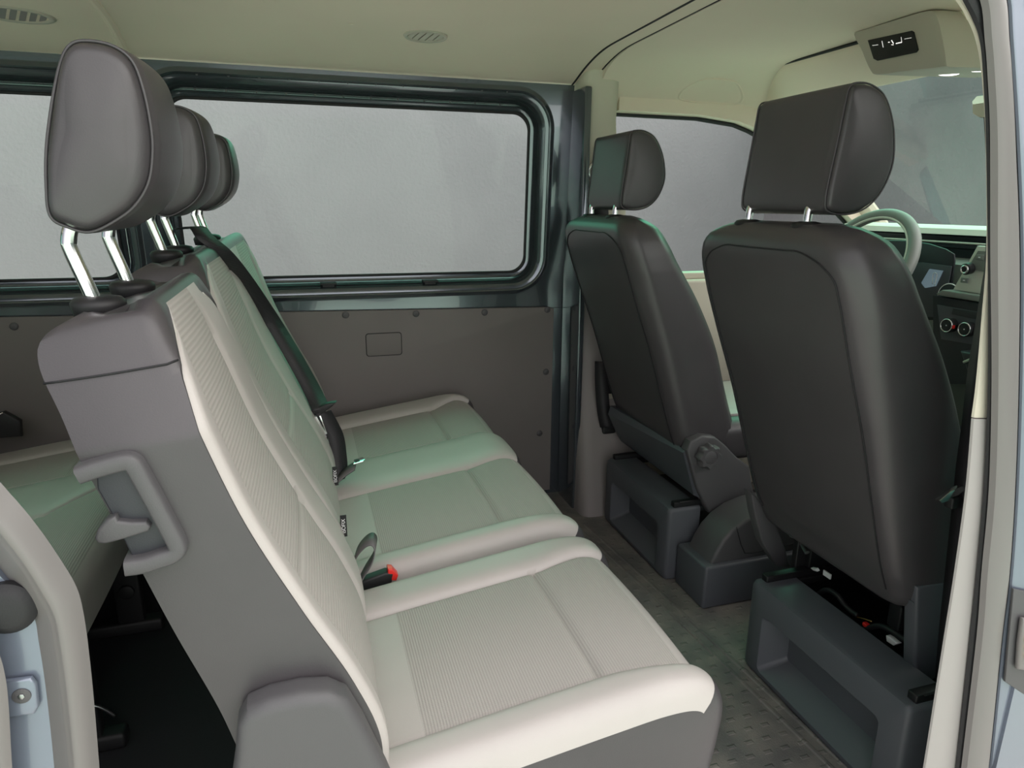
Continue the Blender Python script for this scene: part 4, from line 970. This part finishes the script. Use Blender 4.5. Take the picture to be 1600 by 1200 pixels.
for px, py, red in ((1487, 508, True), (1515, 514, False), (1560, 521, False)):
    kc = DP(px, py, 1.78); kb = MB().add(*disc(kc, (-1, 0, 0), .021, .020, 32, .2)).build('climate_knob', 'blackp', dash)
    mesh('knob_ring', *tube([kc+Vector((-.020, cos(a)*.018, sin(a)*.018)) for a in [2*pi*k/36 for k in range(36)]], .0018, 6, ref=(1, 0, 0), closed=True), 'chrome', kb)
    if red: MB().add(*box(kc.x-.021, kc.x-.012, kc.y-.022, kc.y-.018, kc.z-.006, kc.z+.004, .001)).build('knob_mark', 'red', kb)
    MB().add(*disc(kc+Vector((-.0202, 0, 0)), (-1, 0, 0), .002, .0006, 10)).build('knob_dot', 'white', kb)
MB().add(*prism([DP(x, y, 1.72) for x, y in ((1498, 548), (1600, 566), (1600, 640), (1530, 640))], (.06, 0, 0), .01)).build('cup_tray', 'dashdark', dash)
mesh('tray_edge', *tube([DP(1506, 566, 1.715), DP(1522, 559, 1.715), DP(1560, 548, 1.715)], .004, 8), 'dashpale', dash)

wh = thing('steering_wheel', 'grey steering wheel rising behind the passenger backrest', 'steering wheel', (1.72, 1.75, .86))
wc = Vector((1.715, 1.770, .865)); tl = math.radians(28); n_w = Vector((-cos(tl), 0, sin(tl))); upw = Vector((sin(tl), 0, cos(tl)))
R_ = .182
mesh('rim', *tube([wc+Vector((0, 1, 0))*cos(a)*R_+upw*sin(a)*R_ for a in [2*pi*k/72 for k in range(72)]], .018, 16, ref=tuple(n_w), closed=True), 'dashgrey', wh)
mesh('rim_highlight', *tube([wc+n_w*.010+Vector((0, 1, 0))*cos(a)*(R_-.016)+upw*sin(a)*(R_-.016) for a in [2*pi*k/72 for k in range(72)]], .004, 8, ref=tuple(n_w), closed=True), 'dashpale', wh)
MB().add(*disc(wc-n_w*.02, n_w, .062, .045, 36, .4)).build('hub', 'dashdark', wh)
for a in (0.05, pi-.05, -pi/2):
    d = Vector((0, 1, 0))*cos(a)+upw*sin(a); mesh('spoke', *tube([wc+d*.05, wc+d*(R_-.005)], .014, 10, ref=tuple(n_w), sx=1.5), 'dashdark', wh)
mesh('column', *tube([wc-n_w*.02, wc-n_w*.16], .035, 14), 'dashdark', wh)

# ------------------------------------------------------------------ overhead console, lamps, mirror
oc = thing('overhead_console', 'grey ceiling console with a black display facing rearward', 'console', (1.45, 1.42, 1.40))
A_ = [at(x, y, 'X', 1.40) for x, y in ((1336, 46), (1396, 28), (1448, 17), (1462, 24), (1470, 50), (1478, 98), (1472, 104), (1420, 110), (1372, 116), (1360, 110), (1347, 80))]
cc = sum(A_, Vector())/len(A_); A_ = spline(A_, 4, True)
def ring_at(dx, k_, dz=0): return [Vector((1.40+dx, cc.y+(p.y-cc.y)*k_, min(1.482, cc.z+(p.z-cc.z)*k_+dz))) for p in A_]
mesh('housing', *loft([ring_at(.30, .96, .006), ring_at(.13, 1.05, .006), ring_at(.03, 1.04, .002), ring_at(.008, 1.02), ring_at(.001, 1.0), ring_at(0, .97)]), 'console', oc, auto=35)
dsp = MB().add(*prism([at(x, y, 'X', 1.399) for x, y in ((1357, 63), (1426, 48), (1429, 50), (1436, 78), (1433, 82), (1372, 95), (1366, 92))], (-.003, 0, 0), .0008)).build('display', 'blackp', oc)
def bar(x0, y0, x1, y1, w_=.0012, m_='glyph'):
    w_ *= .6
    mesh('glyph', *tube([at(x0, y0, 'X', 1.3955), at(x1, y1, 'X', 1.3955)], w_, 6), m_, dsp)
for a in ((1363, 71, 1372, 70, .0006), (1378, 64, 1380, 74, .0009), (1388, 66, 1390, 66, .0015), (1393, 63, 1396, 68, .0016), (1393, 70, 1396, 70, .0012), (1400, 68, 1409, 66, .0018), (1408, 58, 1409, 66, .0007), (1413, 61, 1424, 59, .0005)): bar(*a)
MB().add(*prism([at(x, y, 'Z', 1.352) for x, y in ((1395, 114), (1455, 102), (1480, 103), (1420, 115))], (0, 0, -.002))).build('slot', 'stitch', oc) if False else None
for px, py, k_ in ((1482, 118, 1.0), (1530, 112, .9)):
    p = at(px, py, 'Z', 1.362)
    p = Vector((1.60 if px < 1500 else 1.60, 0, 0)); a_ = at(px, py, 'X', 1.56)
    MB().add(*disc((a_.x, a_.y, a_.z+.006), (-.05, 0, -1), .024*k_, .003, 28, .5)).build('reading_lamp', 'lens', oc)
mr = thing('rear_view_mirror', 'small pale rear-view mirror peeking out beside the door pillar', 'mirror', (1.80, 1.50, 1.30))
q = [at(x, y, 'X', 1.80) for x, y in ((1526, 150), (1560, 145), (1600, 142), (1602, 186), (1560, 186), (1530, 184), (1520, 178), (1519, 158))]
MB().add(*prism(q, (.022, 0, 0), .004)).build('housing', 'plastic', mr)
MB().add(*prism([p+Vector((-.001, 0, 0)) for p in [cc_.lerp(sum(q, Vector())/len(q), .05) for cc_ in q]], (-.002, 0, 0))).build('mirror_glass', 'mirror', mr)
mesh('stem', *tube([(1.82, 1.42, 1.32), (1.84, 1.42, 1.37)], .008, 10), 'plastic', mr)
o = thing('sun_visor', 'beige sun visor folded up above the windscreen beside the reading lamps', 'sun visor', (1.66, 1.1, 1.36))
MB().add(*box(1.60, 1.75, .78, 1.34, 1.358, 1.374, .007)).build('visor', 'beige', o)
